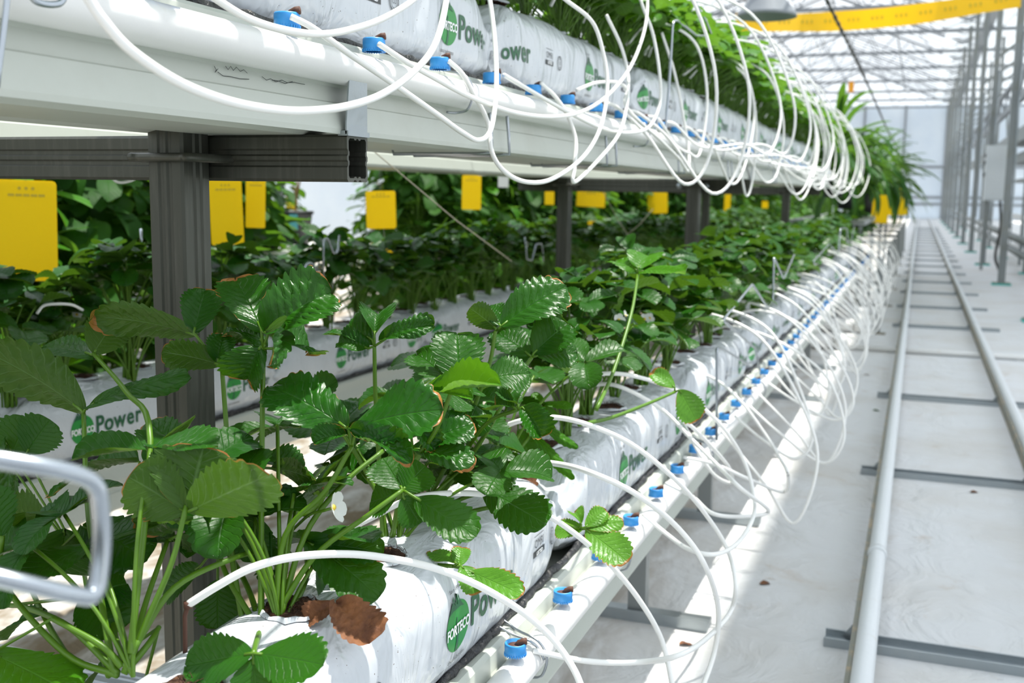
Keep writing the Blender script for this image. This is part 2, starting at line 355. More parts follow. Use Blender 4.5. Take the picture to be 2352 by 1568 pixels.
def make_plant(name, rng, n, hmin, hmax, spread, Lr, leafm, detail, flowers=0, narrow=1., lean=(0, 0)):
    """detail 2: leaf parts with their stalks as sub-parts; 1: leaf parts; 0: one mesh"""
    root = empty(name, (0, 0, 0), 'strawberry plant', 'strawberry plant') if detail else None
    one = MB()
    for hub, o, up, L in plant_leaves(rng, n, hmin, hmax, spread, Lr, lean):
        b0 = Vector((rng.uniform(-.012, .012), rng.uniform(-.012, .012), -.01)); sp = stalk_pts(b0, hub, rng)
        if detail == 0:
            trifoliate(one, hub, o, up, L, rng, 0, 0, narrow=narrow); one.tube(sp[::2], .0018, 4, 1, False)
        elif detail == 1:
            mb = MB(); trifoliate(mb, hub, o, up, L, rng, 1, 0, narrow=narrow); mb.tube(spline(sp, 2), .0019 if hmin > .06 else .0012, 5, 1, False)
            kid(mb.build('leaf', [leafm, 'petiole'], root), root)
        else:
            mb = MB(); trifoliate(mb, hub, o, up, L, rng, 1, 0, narrow=narrow); lf = kid(mb.build('leaf', [leafm], root), root)
            st = MB(); st.tube(spline(sp, 3), .0021, 6, 0); kid(st.build('leaf_stalk', ['petiole'], lf), lf)
    for k in range(flowers):
        az = rng.uniform(-1.2, .6); c = Vector((math.cos(az)*spread*.6, math.sin(az)*spread*.5, hmin+.5*(hmax-hmin))); nrm = Vector((math.cos(az), math.sin(az)-.5, .5))
        st = MB(); st.tube(spline(stalk_pts((0, 0, 0), c, rng), 2), .0013, 5, 0); s_ = kid(st.build('flower_stalk', ['petiole'], root), root)
        fl = kid(flower_mb(c, nrm).build('flower', ['petal'], s_), s_); KIDS[fl.name] = []
        co = core_mb(c+nrm.normalized()*.002, nrm).build('flower_centre', ['stamen'], s_); kid(co, s_)
    if detail == 0: return one.mesh(name, [leafm, 'petiole'])
    return root

# ------------------------------------------------------------------ the setting
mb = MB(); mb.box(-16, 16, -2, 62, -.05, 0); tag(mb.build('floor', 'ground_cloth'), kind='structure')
mb = MB(); mb.box(-16, 16, 60, 60.1, 0, zz(4.75)); tag(mb.build('wall_far', 'end_wall'), kind='structure')
mb = MB()
for z in (.7, 1.05, 2.6): mb.box(-16, 16, 59.9, 60, z, z+.12)
for x in np.arange(-15, 16, 2.): mb.box(x, x+.1, 59.88, 60, 0, zz(4.75))
tag(mb.build('trim_1', 'roof_metal'), kind='structure')
mb = MB(); mb.box(-12, -11.9, -2, 60, 0, 1.6); tag(mb.build('wall_left', 'end_wall'), kind='structure')
mb = MB(); mb.box(14, 14.1, -2, 60, 0, 2.2); tag(mb.build('wall_right', 'end_wall'), kind='structure')

# ------------------------------------------------------------------ rails and their ties
for nm, X, lab in (('left', -.052, 'long white pipe rail down the aisle, the one nearer the strawberry bench'), ('right', .465, 'long white pipe rail down the aisle, the one nearer the steel columns')):
    r = empty('pipe_rail', (X, 0, 0), lab, 'rail', 'pipe rails along the aisle')
    mb = MB(); mb.tube([(0, y, .077) for y in np.linspace(1.2, 58, 40)], .023, 14); mb.build('rail_pipe', 'rail_white', r)
    mb = MB(); mb.box(-.034, -.016, 1.2, 58, .03, .078); mb.build('rail_shadow_strip', 'rail_dark', r)  # dark strip stands in for the gap and shadow beside the pipe
    for y in (3.02, 9.1, 15.2): mb = MB(); mb.tube([(0, y-.02, .077), (0, y+.02, .077)], .0265, 14); mb.build('pipe_joint', 'rail_white', r)
for i in range(24):
    Y = 2.55+1.70*i
    if i == 3: Y += .1
    t = empty('rail_tie', (0, Y, 0), 'galvanised channel tie under both pipe rails, %s from the near end' % ordw(i), 'rail tie', 'ties under the pipe rails')
    mb = MB(); mb.box(-.15, .66, -.032, .032, 0, .008); mb.box(-.15, .66, -.032, -.026, .008, .022); mb.box(-.15, .66, .026, .032, .008, .022); mb.build('channel', 'galvanised', t)
    for x in (-.052, .465):
        mb = MB(); mb.beam((x-.012, 0, .008), (x-.006, 0, .056), .006, .05); mb.beam((x-.04, .0, .008), (x-.01, 0, .05), .005, .045); mb.build('rail_saddle', 'galvanised', t)
d = empty('drain_pipe', (0, 7.72, 0), 'white drain pipe lying across the aisle under the rails', 'pipe', None)
mb = MB(); mb.tube([(x, 0, .022) for x in (-.42, .4, 1.2, 2.6)], .018, 10); mb.build('thin_pipe', 'pvc_white', d)
mb = MB(); mb.tube([(-1.1, 0, .055), (-.5, 0, .055)], .052, 18); mb.tube([(-.5, 0, .055), (-.41, 0, .055)], .058, 18); mb.build('drain_stub', 'pvc_white', d)
d = empty('drain_pipe', (0, 8.75, 0), 'thick white drain pipe end poking out from under the bench', 'pipe', None)
mb = MB(); mb.tube([(-1.1, 0, .055), (-.42, 0, .055)], .052, 18); mb.build('drain_stub', 'pvc_white', d)
mb = MB(); mb.tube([(-.42, 0, .055), (-.34, 0, .055)], .064, 18); mb.build('pipe_socket', 'pvc_white', d)
for k, (px, py) in enumerate(((2005, 942), (1985, 860), (1560, 1480), (1745, 1340), (2230, 1130))):
    p = at(px, py, 'z', -H0+.004); mb = MB(); leaflet(mb, p, (1, .4+k*.3, .03), (0, 0, 1), .035, .012, 10, 2, 4, .2, .2, .03, .2, random.Random(k))
    tag(mb.build('fallen_leaf', 'leaf' if k == 0 else 'dry_leaf'), 'small %s leaf lying on the white ground cloth %s' % (('green', 'curled brown', 'brown', 'dry', 'brown')[k], ('left of the rail', 'near the drain pipe', 'below the near hoses', 'in the sunlit strip', 'between the rails')[k]), 'leaf', 'fallen leaves')

# ------------------------------------------------------------------ bench frames (dark ribbed square tube)
def ribbed(mb, a, b, w, h, up, mi=0):
    a = Vector(a); b = Vector(b); d = (b-a).normalized(); u = Vector(up); r = d.cross(u).normalized(); u = r.cross(d)
    prof = []
    def side(p, q, n):   # two shallow ribs per side
        for t, o in ((0.06, -.0), (.30, 0), (.34, -.0022), (.42, -.0022), (.46, 0), (.54, 0), (.58, -.0022), (.66, -.0022), (.70, 0), (.94, 0)):
            prof.append(p.lerp(q, t)+n*o)
    A, B, Cc, D = (Vector((-w/2, -h/2)), Vector((w/2, -h/2)), Vector((w/2, h/2)), Vector((-w/2, h/2)))
    side(A, B, Vector((0, -1))); side(B, Cc, Vector((1, 0))); side(Cc, D, Vector((0, 1))); side(D, A, Vector((-1, 0)))
    n = len(prof); vs = [p+q.x*r+q.y*u for p in (a, b) for q in prof]
    th = .84; vi = [p+q.x*th*r+q.y*th*u for p in (a, b) for q in prof]
    mb.add(vs+vi, [(j, (j+1) % n, n+(j+1) % n, n+j) for j in range(n)]+[(2*n+j, 3*n+j, 3*n+(j+1) % n, 2*n+(j+1) % n) for j in range(n)]
           + [(n+j, n+(j+1) % n, 3*n+(j+1) % n, 3*n+j) for j in range(n)]+[(j, 2*n+j, 2*n+(j+1) % n, (j+1) % n) for j in range(n)], mi, smooth=False)
XM = -1.155
FR = (1.187, 4.5, 7.8, 11.1)
FL = ('nearest the camera with an open tube end', 'second from the camera with a bolted joint', 'third from the camera', 'farthest, beyond the end of the upper gutters')
for i, Y in enumerate(FR):
    f = empty('bench_frame', (0, Y, 0), 'dark ribbed steel bench frame, '+FL[i], 'bench frame', 'steel frames of the double-level bench')
    top = zz(.068)
    for x in (-.875, -1.435):
        mb = MB(); ribbed(mb, (x, -.056, 0), (x, -.056, top+(.012 if x > -1 else 0) if i < 3 else zz(-.70)), .053, .056, (0, 1, 0)); mb.build('post', 'dark_steel', f)
        mb = MB(); mb.box(x-.07, x+.07, -.12, .02, 0, .008); mb.build('foot_plate', 'galvanised', f)
    if i < 3:
        mb = MB(); ribbed(mb, (-1.66, 0, top-.0285), (-.652, 0, top-.0285), .052, .057, (0, 0, 1)); mb.build('upper_crossbeam', 'dark_steel', f)
    mb = MB(); ribbed(mb, (-1.95, 0, zz(-.73)), (-.44, 0, zz(-.73)), .05, .05, (0, 0, 1)); mb.build('lower_crossbeam', 'galvanised', f)
    if i < 3:
        for x in (-.875, -1.435):
            z = top-.03; mb = MB()
            mb.tube(spline([(x+.062, .035, z+.0), (x+.045, -.085, z), (x+.03, -.0915, z), (x-.03, -.0915, z), (x-.045, -.085, z), (x-.062, .035, z)], 5), .0055, 8)
            mb.build('u_bolt', 'dark_steel', f)
        for s_ in (1, -1):
            x = XM+s_*.505; mb = MB()   # strap that holds the gutter on the beam end
            mb.add([(x-.0, -.03, top), (x-.0, .022, top), (x+s_*.0, .022, top+.012), (x, -.03, top+.012), (x+s_*.012, .0, top+.088), (x+s_*.012, -.045+.005, top+.088)],
                   [(0, 1, 2, 3), (3, 2, 4, 5)], smooth=False)
            mb.box(x-.012, x+.002, -.03, .024, top-.002, top+.004)
            o = mb.build('gutter_strap', 'galvanised', f); m_ = o.modifiers.new('thickness', 'SOLIDIFY'); m_.thickness = .002
    if i == 1:
        mb = MB()
        for y in (0,):
            for x in (-.93, -.82): mb.lathe([(.0001, .008), (.01, .008), (.012, 0)], (x, -.087, top-.03), 10, 0, (0, -1, 0))
        mb.build('bolt', 'galvanised', f)
# short galvanised legs under the lower gutter, with a channel foot
for i, Y in enumerate((2.52, 3.42, 5.7, 6.8, 9.2)):
    f = empty('gutter_stand', (-.60, Y, 0), 'short galvanised stand with channel foot under the lower gutter, %s from near end' % ordw(i), 'stand', 'short stands under the lower gutter')
    mb = MB(); mb.box(-.022, .022, -.018, .018, .02, zz(-.70)); mb.build('post', 'steel_post', f)
    mb = MB(); mb.box(-.16, .18, -.03, .03, 0, .02); mb.box(-.16, .18, -.032, -.027, .02, .03); mb.build('channel_foot', 'galvanised', f)
# outer legs further along
for i, Y in enumerate((8.78, 11.1, 13.2, 15.6, 18., 20.4, 22.8)):
    f = empty('plant_stand', (0, Y, 0), 'grey steel stand leg at the aisle edge past the strawberry bench, %s from the camera' % ordw(i), 'stand', 'stand legs along the aisle')
    mb = MB(); mb.box(-.272, -.232, -.02, .02, 0, zz(-.46)); mb.build('post', 'steel_post', f)
    mb = MB(); mb.box(-1.9, -.232, .022, .06, zz(-.535), zz(-.495)) if i > 1 else mb.box(-.40, -.232, .022, .06, zz(-.85), zz(-.81)); mb.build('crossbar', 'steel_post', f)
    mb = MB(); mb.box(-.31, -.19, -.06, .06, 0, .006); mb.build('foot_plate', 'rail_dark', f)

# ------------------------------------------------------------------ gutters and irrigation pipes
def gutter_profile(s):      # x (outward positive) relative to the pipe, z relative to the cap top
    h = [(-.125, -.118), (-.06, -.118), (-.052, -.112), (-.030, -.112), (-.004, -.118), (-.003, -.112), (-.010, -.082), (-.014, -.080), (-.016, -.062), (-.013, -.058),
         (-.022, -.030), (-.024, -.008), (-.030, -.003), (-.050, -.004), (-.056, -.012), (-.060, -.034), (-.125, -.034)]
    full = h+[(-.25-x, z) for x, z in h[::-1][1:-1]]
    return [(s*x, z) for x, z in full]
CAPY = {}
def pipe_run(name_lab, px, zt, s, y0, y1, cap0, capn, mesh_cap):
    p = empty('irrigation_pipe', (px, 0, 0), name_lab, 'pipe', 'irrigation pipes on the gutters')
    mb = MB(); mb.tube([(0, y, zz(zt-.040)) for y in np.linspace(y0, y1, 60)], .0205, 18); mb.build('pipe', 'pvc_white', p)
    for k in range(capn):
        y = cap0+.2*k
        o = bpy.data.objects.new('blue_cap', mesh_cap[0]); C.objects.link(o); o.location = (0, y, zz(zt)); o.parent = p
        o['label'] = 'blue plastic cap'
        o2 = bpy.data.objects.new('brown_barb', mesh_cap[1]); C.objects.link(o2); o2.parent = o; o2.location = (0, 0, 0)
    return p
mb = MB(); mb.lathe([(.0105, -.012), (.0125, -.012), (.0142, -.010), (.0142, .003), (.0134, .0045), (.0118, .004), (.0112, -.003), (.0, -.003)], (0, 0, 0), 28)
for k in range(28):
    a = 2*PI*k/28; mb.beam((.0141*math.cos(a), .0141*math.sin(a), -.0125), (.0141*math.cos(a), .0141*math.sin(a), -.009), .0012, .0016)
cap_me = mb.mesh('blue_cap', 'cap_blue')
mb = MB(); mb.lathe([(.0001, .002), (.0095, .0012), (.011, -.0005), (.0108, -.003)], (0, 0, 0), 16); mb.tube([(.001, 0, -.002), (.005, .001, .004), (.010, .002, .0065), (.0145, .003, .007)], .0045, 9); barb_me = mb.mesh('barb', 'barb_brown')
RUNS = [('upper', -.655, .186, 1, .0, 8.7), ('upper_back', -1.655, .186, -1, .5, 8.7), ('lower', -.457, -.582, 1, .2, 12.4), ('lower_back', -1.857, -.582, -1, .6, 12.4)]
GL = {'upper': 'long white growing gutter on the upper level, aisle side', 'upper_back': 'long white growing gutter on the upper level, far side of the posts',
      'lower': 'long white growing gutter on the lower level, aisle side', 'lower_back': 'long white growing gutter on the lower level, far side of the posts'}
for nm, px, zt, s, y0, y1 in RUNS:
    g = empty('growing_gutter', (px, 0, zz(zt)), GL[nm], 'gutter', 'white growing gutters')
    mb = MB(); mb.profile(gutter_profile(s), y0, y1, 1); mb.build('gutter_body', 'gutter_white', g)
    mb = MB(); rq = random.Random(4)
    for xs_ in (-.043, -.207):
        nn_ = int((y1-y0)/.02); mb.tube([(s*(xs_+rq.uniform(-.002, .002)), y0+(y1-y0)*k/nn_, .001+rq.uniform(-.002, .002)) for k in range(nn_+1)], .006, 7, 0, True, [.0065+rq.uniform(-.0025, .0015) for k in range(nn_+1)])
    mb.build('drainage_strip', 'black_strip', g)
    for yj in (3.4, 6.4, 9.4):
        if yj < y1:
            pr = [(x*1.0+(.0012*s if x*s > -.125 else -.0012*s), z-.0012) for x, z in gutter_profile(s)[:11]+[(s*-.25-x, z) for x, z in gutter_profile(s)[:11][::-1]]]
            mb = MB(); mb.profile(pr, yj-.04, yj+.04, 1, 0, False); o = mb.build('gutter_joint', 'gutter_white', g)
sc_ = MB(); rq = random.Random(2)     # dark scuffs on the wall of the upper gutter
for path in (((492, 152), (497, 160), (494, 166), (501, 158)), ((518, 152), (524, 160), (530, 152), (536, 162), (543, 154), (552, 164), (560, 160), (568, 168)), ((500, 165), (512, 174), (530, 176), (552, 181), (572, 182)),
             ((602, 176), (612, 184), (622, 181), (634, 188), (648, 184), (660, 190), (676, 189), (700, 194)), ((625, 184), (640, 186), (655, 192), (672, 187))):
    sc_.tube([at(x, y, 'x', -.6685)-Vector((-.655, 0, zz(.186))) for x, y in path], .00035, 4)
sc_.build('scuff_marks', 'print_black', bpy.data.objects['growing_gutter'])
pipe_run('white irrigation pipe with blue caps along the upper aisle-side gutter', -.655, .186, 1, 0, 8.7, 1.037-.6, 41, (cap_me, barb_me))
pipe_run('white irrigation pipe with blue caps along the lower aisle-side gutter', -.457, -.582, 1, .2, 12.4, 1.245-.4, 57, (cap_me, barb_me))

# wire hooks that hold the pipes to the gutters
n_ = 0
for nm, px, zt, ys in (('upper', -.655, .186, (1.50, 2.62, 3.7, 4.9, 6.2)), ('lower', -.457, -.582, (1.30, 1.75, 2.55, 3.5))):
    for k, y in enumerate(ys):
        mb = MB()
        mb.tube(spline([(px-.055, y+.012, zz(zt)-.016), (px-.05, y+.012, zz(zt)+.004), (px-.02, y+.006, zz(zt)-.006), (px+.012, y, zz(zt)-.014), (px+.025, y, zz(zt)-.035), (px+.018, y, zz(zt)-.062), (px-.0, y, zz(zt)-.068), (px-.012, y-.012, zz(zt)-.068)], 5), .0019, 7)
        mb.tube(spline([(px-.055, y-.012, zz(zt)-.016), (px-.05, y-.012, zz(zt)+.004), (px-.02, y-.010, zz(zt)-.006), (px+.010, y-.01, zz(zt)-.014), (px+.024, y-.008, zz(zt)-.035)], 5), .0019, 7)
        tag(mb.build('pipe_clip', 'wire'), 'bent wire clip round the %s irrigation pipe, %s from near end' % (nm, ordw(k)), 'clip', 'wire clips on the %s pipe' % nm)
# wire cradles hanging under the upper gutter
for k, y in enumerate((1.62, 2.30, 3.05, 3.9, 5.2)):
    z0 = zz(.068); x = -.652; mb = MB()
    a = [(x-.002, y, z0+.085), (x+.004, y, z0+.03), (x+.006, y, z0-.004), (x-.03, y-.0, z0-.006), (x-.17, y-.0, z0-.006), (x-.178, y, z0+.02)]
    mb.tube(a, .0029, 7); mb.tube([(p[0]+.001, p[1]+.075, p[2]) for p in a], .0029, 7)
    tag(mb.build('gutter_cradle', 'wire'), 'bent wire cradle under the upper gutter, %s from the near end' % ordw(k), 'wire cradle', 'wire cradles under the upper gutter')

# ------------------------------------------------------------------ substrate bags
HW, HH = .084, .0885
def bag_pt(y, th, L, seed, off=0.):
    c, s_ = math.cos(th), math.sin(th); e = 2/3.1
    x = HW*math.copysign(abs(c)**e, c); z = HH*math.copysign(abs(s_)**e, s_)
    dd = min(y, L-y); q = min(1, max(0, dd/.09)); q = q*q*(3-2*q); endf = 1-q
    k = 1+.006*math.sin(11*y+2.2*math.sin(2*th)+seed)+.004*math.sin(47*y+6*th+seed*2.1)+.008*math.sin(9*th+9*y+seed)*(.4+endf)+.045*endf*math.sin(9*th+seed)
    sx = (.80+.20*q); sz = (.62+.38*q)
    n = Vector((abs(c)**.6*math.copysign(1, c), 0, abs(s_)**.6*math.copysign(1, s_))).normalized()
    zz_ = z*k*sz-(1-sz)*HH*.35
    if s_ > .3: zz_ += .003*math.sin(2*PI*3*y/L+seed*.3+PI/2)*s_-.003*abs(s_)
    return Vector((x*k*sx, y, zz_))+n*off
def bag_mesh(name, L, seed):
    mb = MB(); ny, nt = 120, 48; vs = []
    for i in range(ny+1):
        y = L*i/ny
        for j in range(nt): vs.append(bag_pt(y, 2*PI*j/nt, L, seed))
    fs = [(i*nt+j, i*nt+(j+1) % nt, (i+1)*nt+(j+1) % nt, (i+1)*nt+j) for i in range(ny) for j in range(nt)]
    fs = [f[::-1] for f in fs]
    mb.add(vs, fs)
    for e, yy, sg in ((0, 0, -1), (ny, L, 1)):     # the heat-sealed seam at each end, a crumpled flat tail
        ring = vs[e*nt:(e+1)*nt]; c = sum(ring, Vector())/nt; rg = random.Random(seed+e)
        mid = [c+Vector(((p-c).x*.95, sg*.018, (p-c).z*.35+rg.uniform(-.004, .004))) for p in ring]; tip = [c+Vector(((p-c).x*1.0, sg*.030+rg.uniform(-.002, .002), (p-c).z*.04+.02*math.sin(40*(p-c).x+seed))) for p in ring]
        fs2 = [(j, (j+1) % nt, nt+(j+1) % nt, nt+j) for j in range(nt)]+[(nt+j, nt+(j+1) % nt, 2*nt+(j+1) % nt, 2*nt+j) for j in range(nt)]
        if sg < 0: pass
        mb.add(ring+mid+tip, [f if sg < 0 else f[::-1] for f in fs2])
    return mb.mesh(name, 'bag_film')
def text_shape(txt, size, bold=.0, sx=1.):
    cu = bpy.data.curves.new('t', 'FONT'); cu.body = txt; cu.size = size; cu.offset = bold; cu.resolution_u = 4; cu.align_x = 'CENTER'; cu.align_y = 'CENTER'
    o = bpy.data.objects.new('t', cu); C.objects.link(o); dg = bpy.context.evaluated_depsgraph_get(); me = bpy.data.meshes.new_from_object(o.evaluated_get(dg))
    bm = bmesh.new(); bm.from_mesh(me)
    bmesh.ops.triangulate(bm, faces=bm.faces)
    for _ in range(2):
        ed = [e for e in bm.edges if e.calc_length() > .007]
        if ed: bmesh.ops.subdivide_edges(bm, edges=ed, cuts=1); bmesh.ops.triangulate(bm, faces=[f for f in bm.faces if len(f.verts) > 3])
    bm.verts.index_update()
    r = ([(v.co.x*sx, v.co.y) for v in bm.verts], [tuple(v.index for v in f.verts) for f in bm.faces]); bm.free()
    bpy.data.objects.remove(o); bpy.data.curves.remove(cu); bpy.data.meshes.remove(me); return r
def disc_shape(rx, ry, r0=0., n=36, rings=6):
    vs = []; fs = []
    for k in range(rings+1):
        f = r0+(1-r0)*k/rings
        for j in range(n): a = 2*PI*j/n; vs.append((rx*f*math.cos(a), ry*f*math.sin(a)))
    for k in range(rings):
        for j in range(n): fs.append((k*n+j, k*n+(j+1) % n, (k+1)*n+(j+1) % n, (k+1)*n+j))
    return vs, fs
def strip_shape(pts, w):
    vs = []; fs = []
    for i, (a, b, ww) in enumerate([(p[0], p[1], w*(p[2] if len(p) > 2 else 1)) for p in pts]):
        q = pts[min(i+1, len(pts)-1)]; p0 = pts[max(i-1, 0)]; dx, dy = q[0]-p0[0], q[1]-p0[1]; l = math.hypot(dx, dy)+1e-9; nx, ny = -dy/l*ww, dx/l*ww
        vs += [(a+nx, b+ny), (a-nx, b-ny)]
    for i in range(len(pts)-1): fs.append((2*i, 2*i+1, 2*i+3, 2*i+2))
    return vs, fs
T = {'Power': [text_shape(ch, .052, .0012) for ch in 'Power'], 'FORTECO': text_shape('FORTECO', .0175, .0006, .86), 'sub': text_shape('coco substrates', .0085, .0, .9),
     'since': text_shape('Since 1998', .0065), 'OMRI': text_shape('OMRI', .017, .0, .95), 'LISTED': text_shape('LISTED', .0075, .0003, 1.2), 'cert': text_shape('CU', .009)}
def print_mesh(name, L, seed, starts):
    parts = []; mb = None
    def put(sh, s0, t0, mi, lift=1, ccw=True):
        vs, fs = sh
        if min(s0+v[0] for v in vs) < .008 or max(s0+v[0] for v in vs) > L-.02: return
        pts = []
        for sx, t in vs:
            h = max(-.98, min(.98, (t0+t)/HH)); th = math.copysign(math.asin(min(1, abs(h)**1.55)), h)
            pts.append(bag_pt(s0+sx, th, L, seed, .0009+.0005*lift))
        mb.add(pts, fs, mi)
    for s0 in starts:
        dz = -.004; mb = MB(); parts.append(('logo_print', mb))
        put(disc_shape(.034, .031), s0, dz, 1, 0)
        put(strip_shape([(-.004+x*.1, -.03+k*.006, 1.3-.1*k) for k, x in enumerate((0, .01, .02, .02, .01, 0, -.01, 0))], .0028), s0, dz, 0, 1)
        for a, b in ((-.02, .006), (-.014, .014), (.016, .006), (.012, .014), (.002, .018), (.020, -.001), (-.022, -.001)):
            put(strip_shape([(-.004, .019, .3), (-.004+a*.55, .022+b*.8, 1), (-.004+a, .017+b*.35, .2)], .0028), s0, dz+.004, 0, 1)
        put(T['FORTECO'], s0, dz-.003, 2, 2); put(T['sub'], s0+.002, dz-.040, 3); put(T['since'], s0-.004, dz+.047, 3)
        mb = MB(); parts.append(('word_print', mb)); x = s0+.052
        for ch, adv in zip(T['Power'], (.0285, .034, .035, .026, .02)): put(ch, x, dz, 0); x += adv
        mb = MB(); parts.append(('certificate_print', mb))
        put(T['OMRI'], s0+.30, .008, 3); put(strip_shape([(-.024, 0), (-.012, 0), (0, 0), (.012, 0), (.024, 0)], .0045), s0+.30, -.006, 3, 0); put(T['LISTED'], s0+.30, -.006, 2, 2)
        put(strip_shape([(-.02, 0), (0, 0), (.02, 0)], .0004), s0+.30, .020, 3, 0)
        mb = MB(); parts.append(('seal_print', mb))
        put(disc_shape(.014, .014, .86, 28, 1), s0+.362, .0, 3); put(disc_shape(.0095, .0095, .9, 24, 1), s0+.362, .0, 3); put(T['cert'], s0+.362, 0, 3)
    return [(nm, m.mesh(name, ['print_green', 'print_bright', 'print_white', 'print_black'])) for nm, m in parts if m.n]
BL = .955; BV = []
rg = random.Random(5)
hm = MB(); rr = random.Random(8)
prof = []
seg = 22; vs = [(0, 0, .001)]; R_ = [1+rr.uniform(-.12, .12) for _ in range(seg)]
for kk, (r, z) in enumerate(((.010, .0005), (.019, .0), (.0265, .001), (.031, -.004))):
    for j in range(seg): a = 2*PI*j/seg; vs.append((r*R_[j]*math.cos(a), r*R_[j]*math.sin(a)*1.1, z+rr.uniform(-.002, .002)))
fs = [(0, 1+j, 1+(j+1) % seg) for j in range(seg)]+[(1+k*seg+j, 1+(k+1)*seg+j, 1+(k+1)*seg+(j+1) % seg, 1+k*seg+(j+1) % seg) for k in range(3) for j in range(seg)]
hm.add(vs, fs)
for k in range(46):   # loose coir fibres
    a = rr.uniform(0, 2*PI); r = rr.uniform(0, .026); p = Vector((r*math.cos(a), r*math.sin(a), .002)); b = rr.uniform(0, 2*PI); l = rr.uniform(.006, .018)
    hm.tube([p, p+Vector((math.cos(b)*l/2, math.sin(b)*l/2, rr.uniform(.001, .006))), p+Vector((math.cos(b)*l, math.sin(b)*l, rr.uniform(-.002, .004)))], .0004, 3, 0, False)
lip = []                       # the cut edge of the film, standing up round the opening
for kk, (r, z) in enumerate(((.030, -.003), (.0303, .0006), (.0308, .0008), (.0325, .0), (.034, -.003))):
    for j in range(seg): a = 2*PI*j/seg; lip.append((r*R_[j]*math.cos(a), r*R_[j]*math.sin(a)*1.1, z+(.0015*math.sin(5*a+kk) if 0 < kk < 3 else 0)))
hm.add(lip, [(k*seg+j, (k+1)*seg+j, (k+1)*seg+(j+1) % seg, k*seg+(j+1) % seg) for k in range(4) for j in range(seg)], 1)
hole_me = hm.mesh('coir_plug', ['coir', 'bag_film'])
for v, starts in enumerate(((.32, .815), (-.05, .52), (.06, .58), (.20, .745))):
    BV.append((bag_mesh('bag', BL, v*1.7+.4), print_mesh('print', BL, v*1.7+.4, starts)))
ROWS = {'upper': (-.655-.125-.002, .186-.018+HH+.004, 1.80-4, 8.6), 'lower': (-.457-.119, -.582-.022+HH+.002, 1.60-3, 12.3), 'lower_back': (-1.857+.130, -.582-.018+HH+.004, 1.62-3, 12.3)}
RL = {'upper': 'upper aisle-side gutter', 'lower': 'lower aisle-side gutter', 'lower_back': 'lower gutter behind the posts'}
VSEQ = {'upper': [0, 3, 1, 2, 3, 0, 2, 1], 'lower': [1, 0, 3, 2, 1, 3, 0, 2], 'lower_back': [1, 3, 0, 2, 3, 0, 1, 2]}
for nm, (xc, zc, y0, yend) in ROWS.items():
    k = -1; n = 0
    while y0+k+BL < yend:
        k += 1; y = y0+k*.985
        if y+BL < .55 or (nm == 'lower_back' and y+BL < 1.2): continue
        if nm == 'upper': y = 1.80+(k-4)*.985
        if nm == 'lower': y = 1.60+(k-3)*.985
        if y+BL > yend: break
        me, pr = BV[VSEQ[nm][n % 8]]
        o = bpy.data.objects.new('substrate_bag', me); C.objects.link(o); o.location = (xc, y, zz(zc))
        tag(o, 'white green-printed coir bag on the %s, %s from near end' % (RL[nm], ordw(n)), 'substrate bag', 'coir bags on the '+RL[nm])
        for pn, pm in pr: q = bpy.data.objects.new(pn, pm); C.objects.link(q); q.parent = o
        for h in range(5):
            c_ = bpy.data.objects.new('planting_hole', hole_me); C.objects.link(c_); c_.parent = o
            yy = .10+.19*h; c_.location = (rg.uniform(-.006, .018), yy, bag_pt(yy, PI/2, BL, 0).z+.004); c_.rotation_euler = (0, 0, h*1.3)
        n += 1

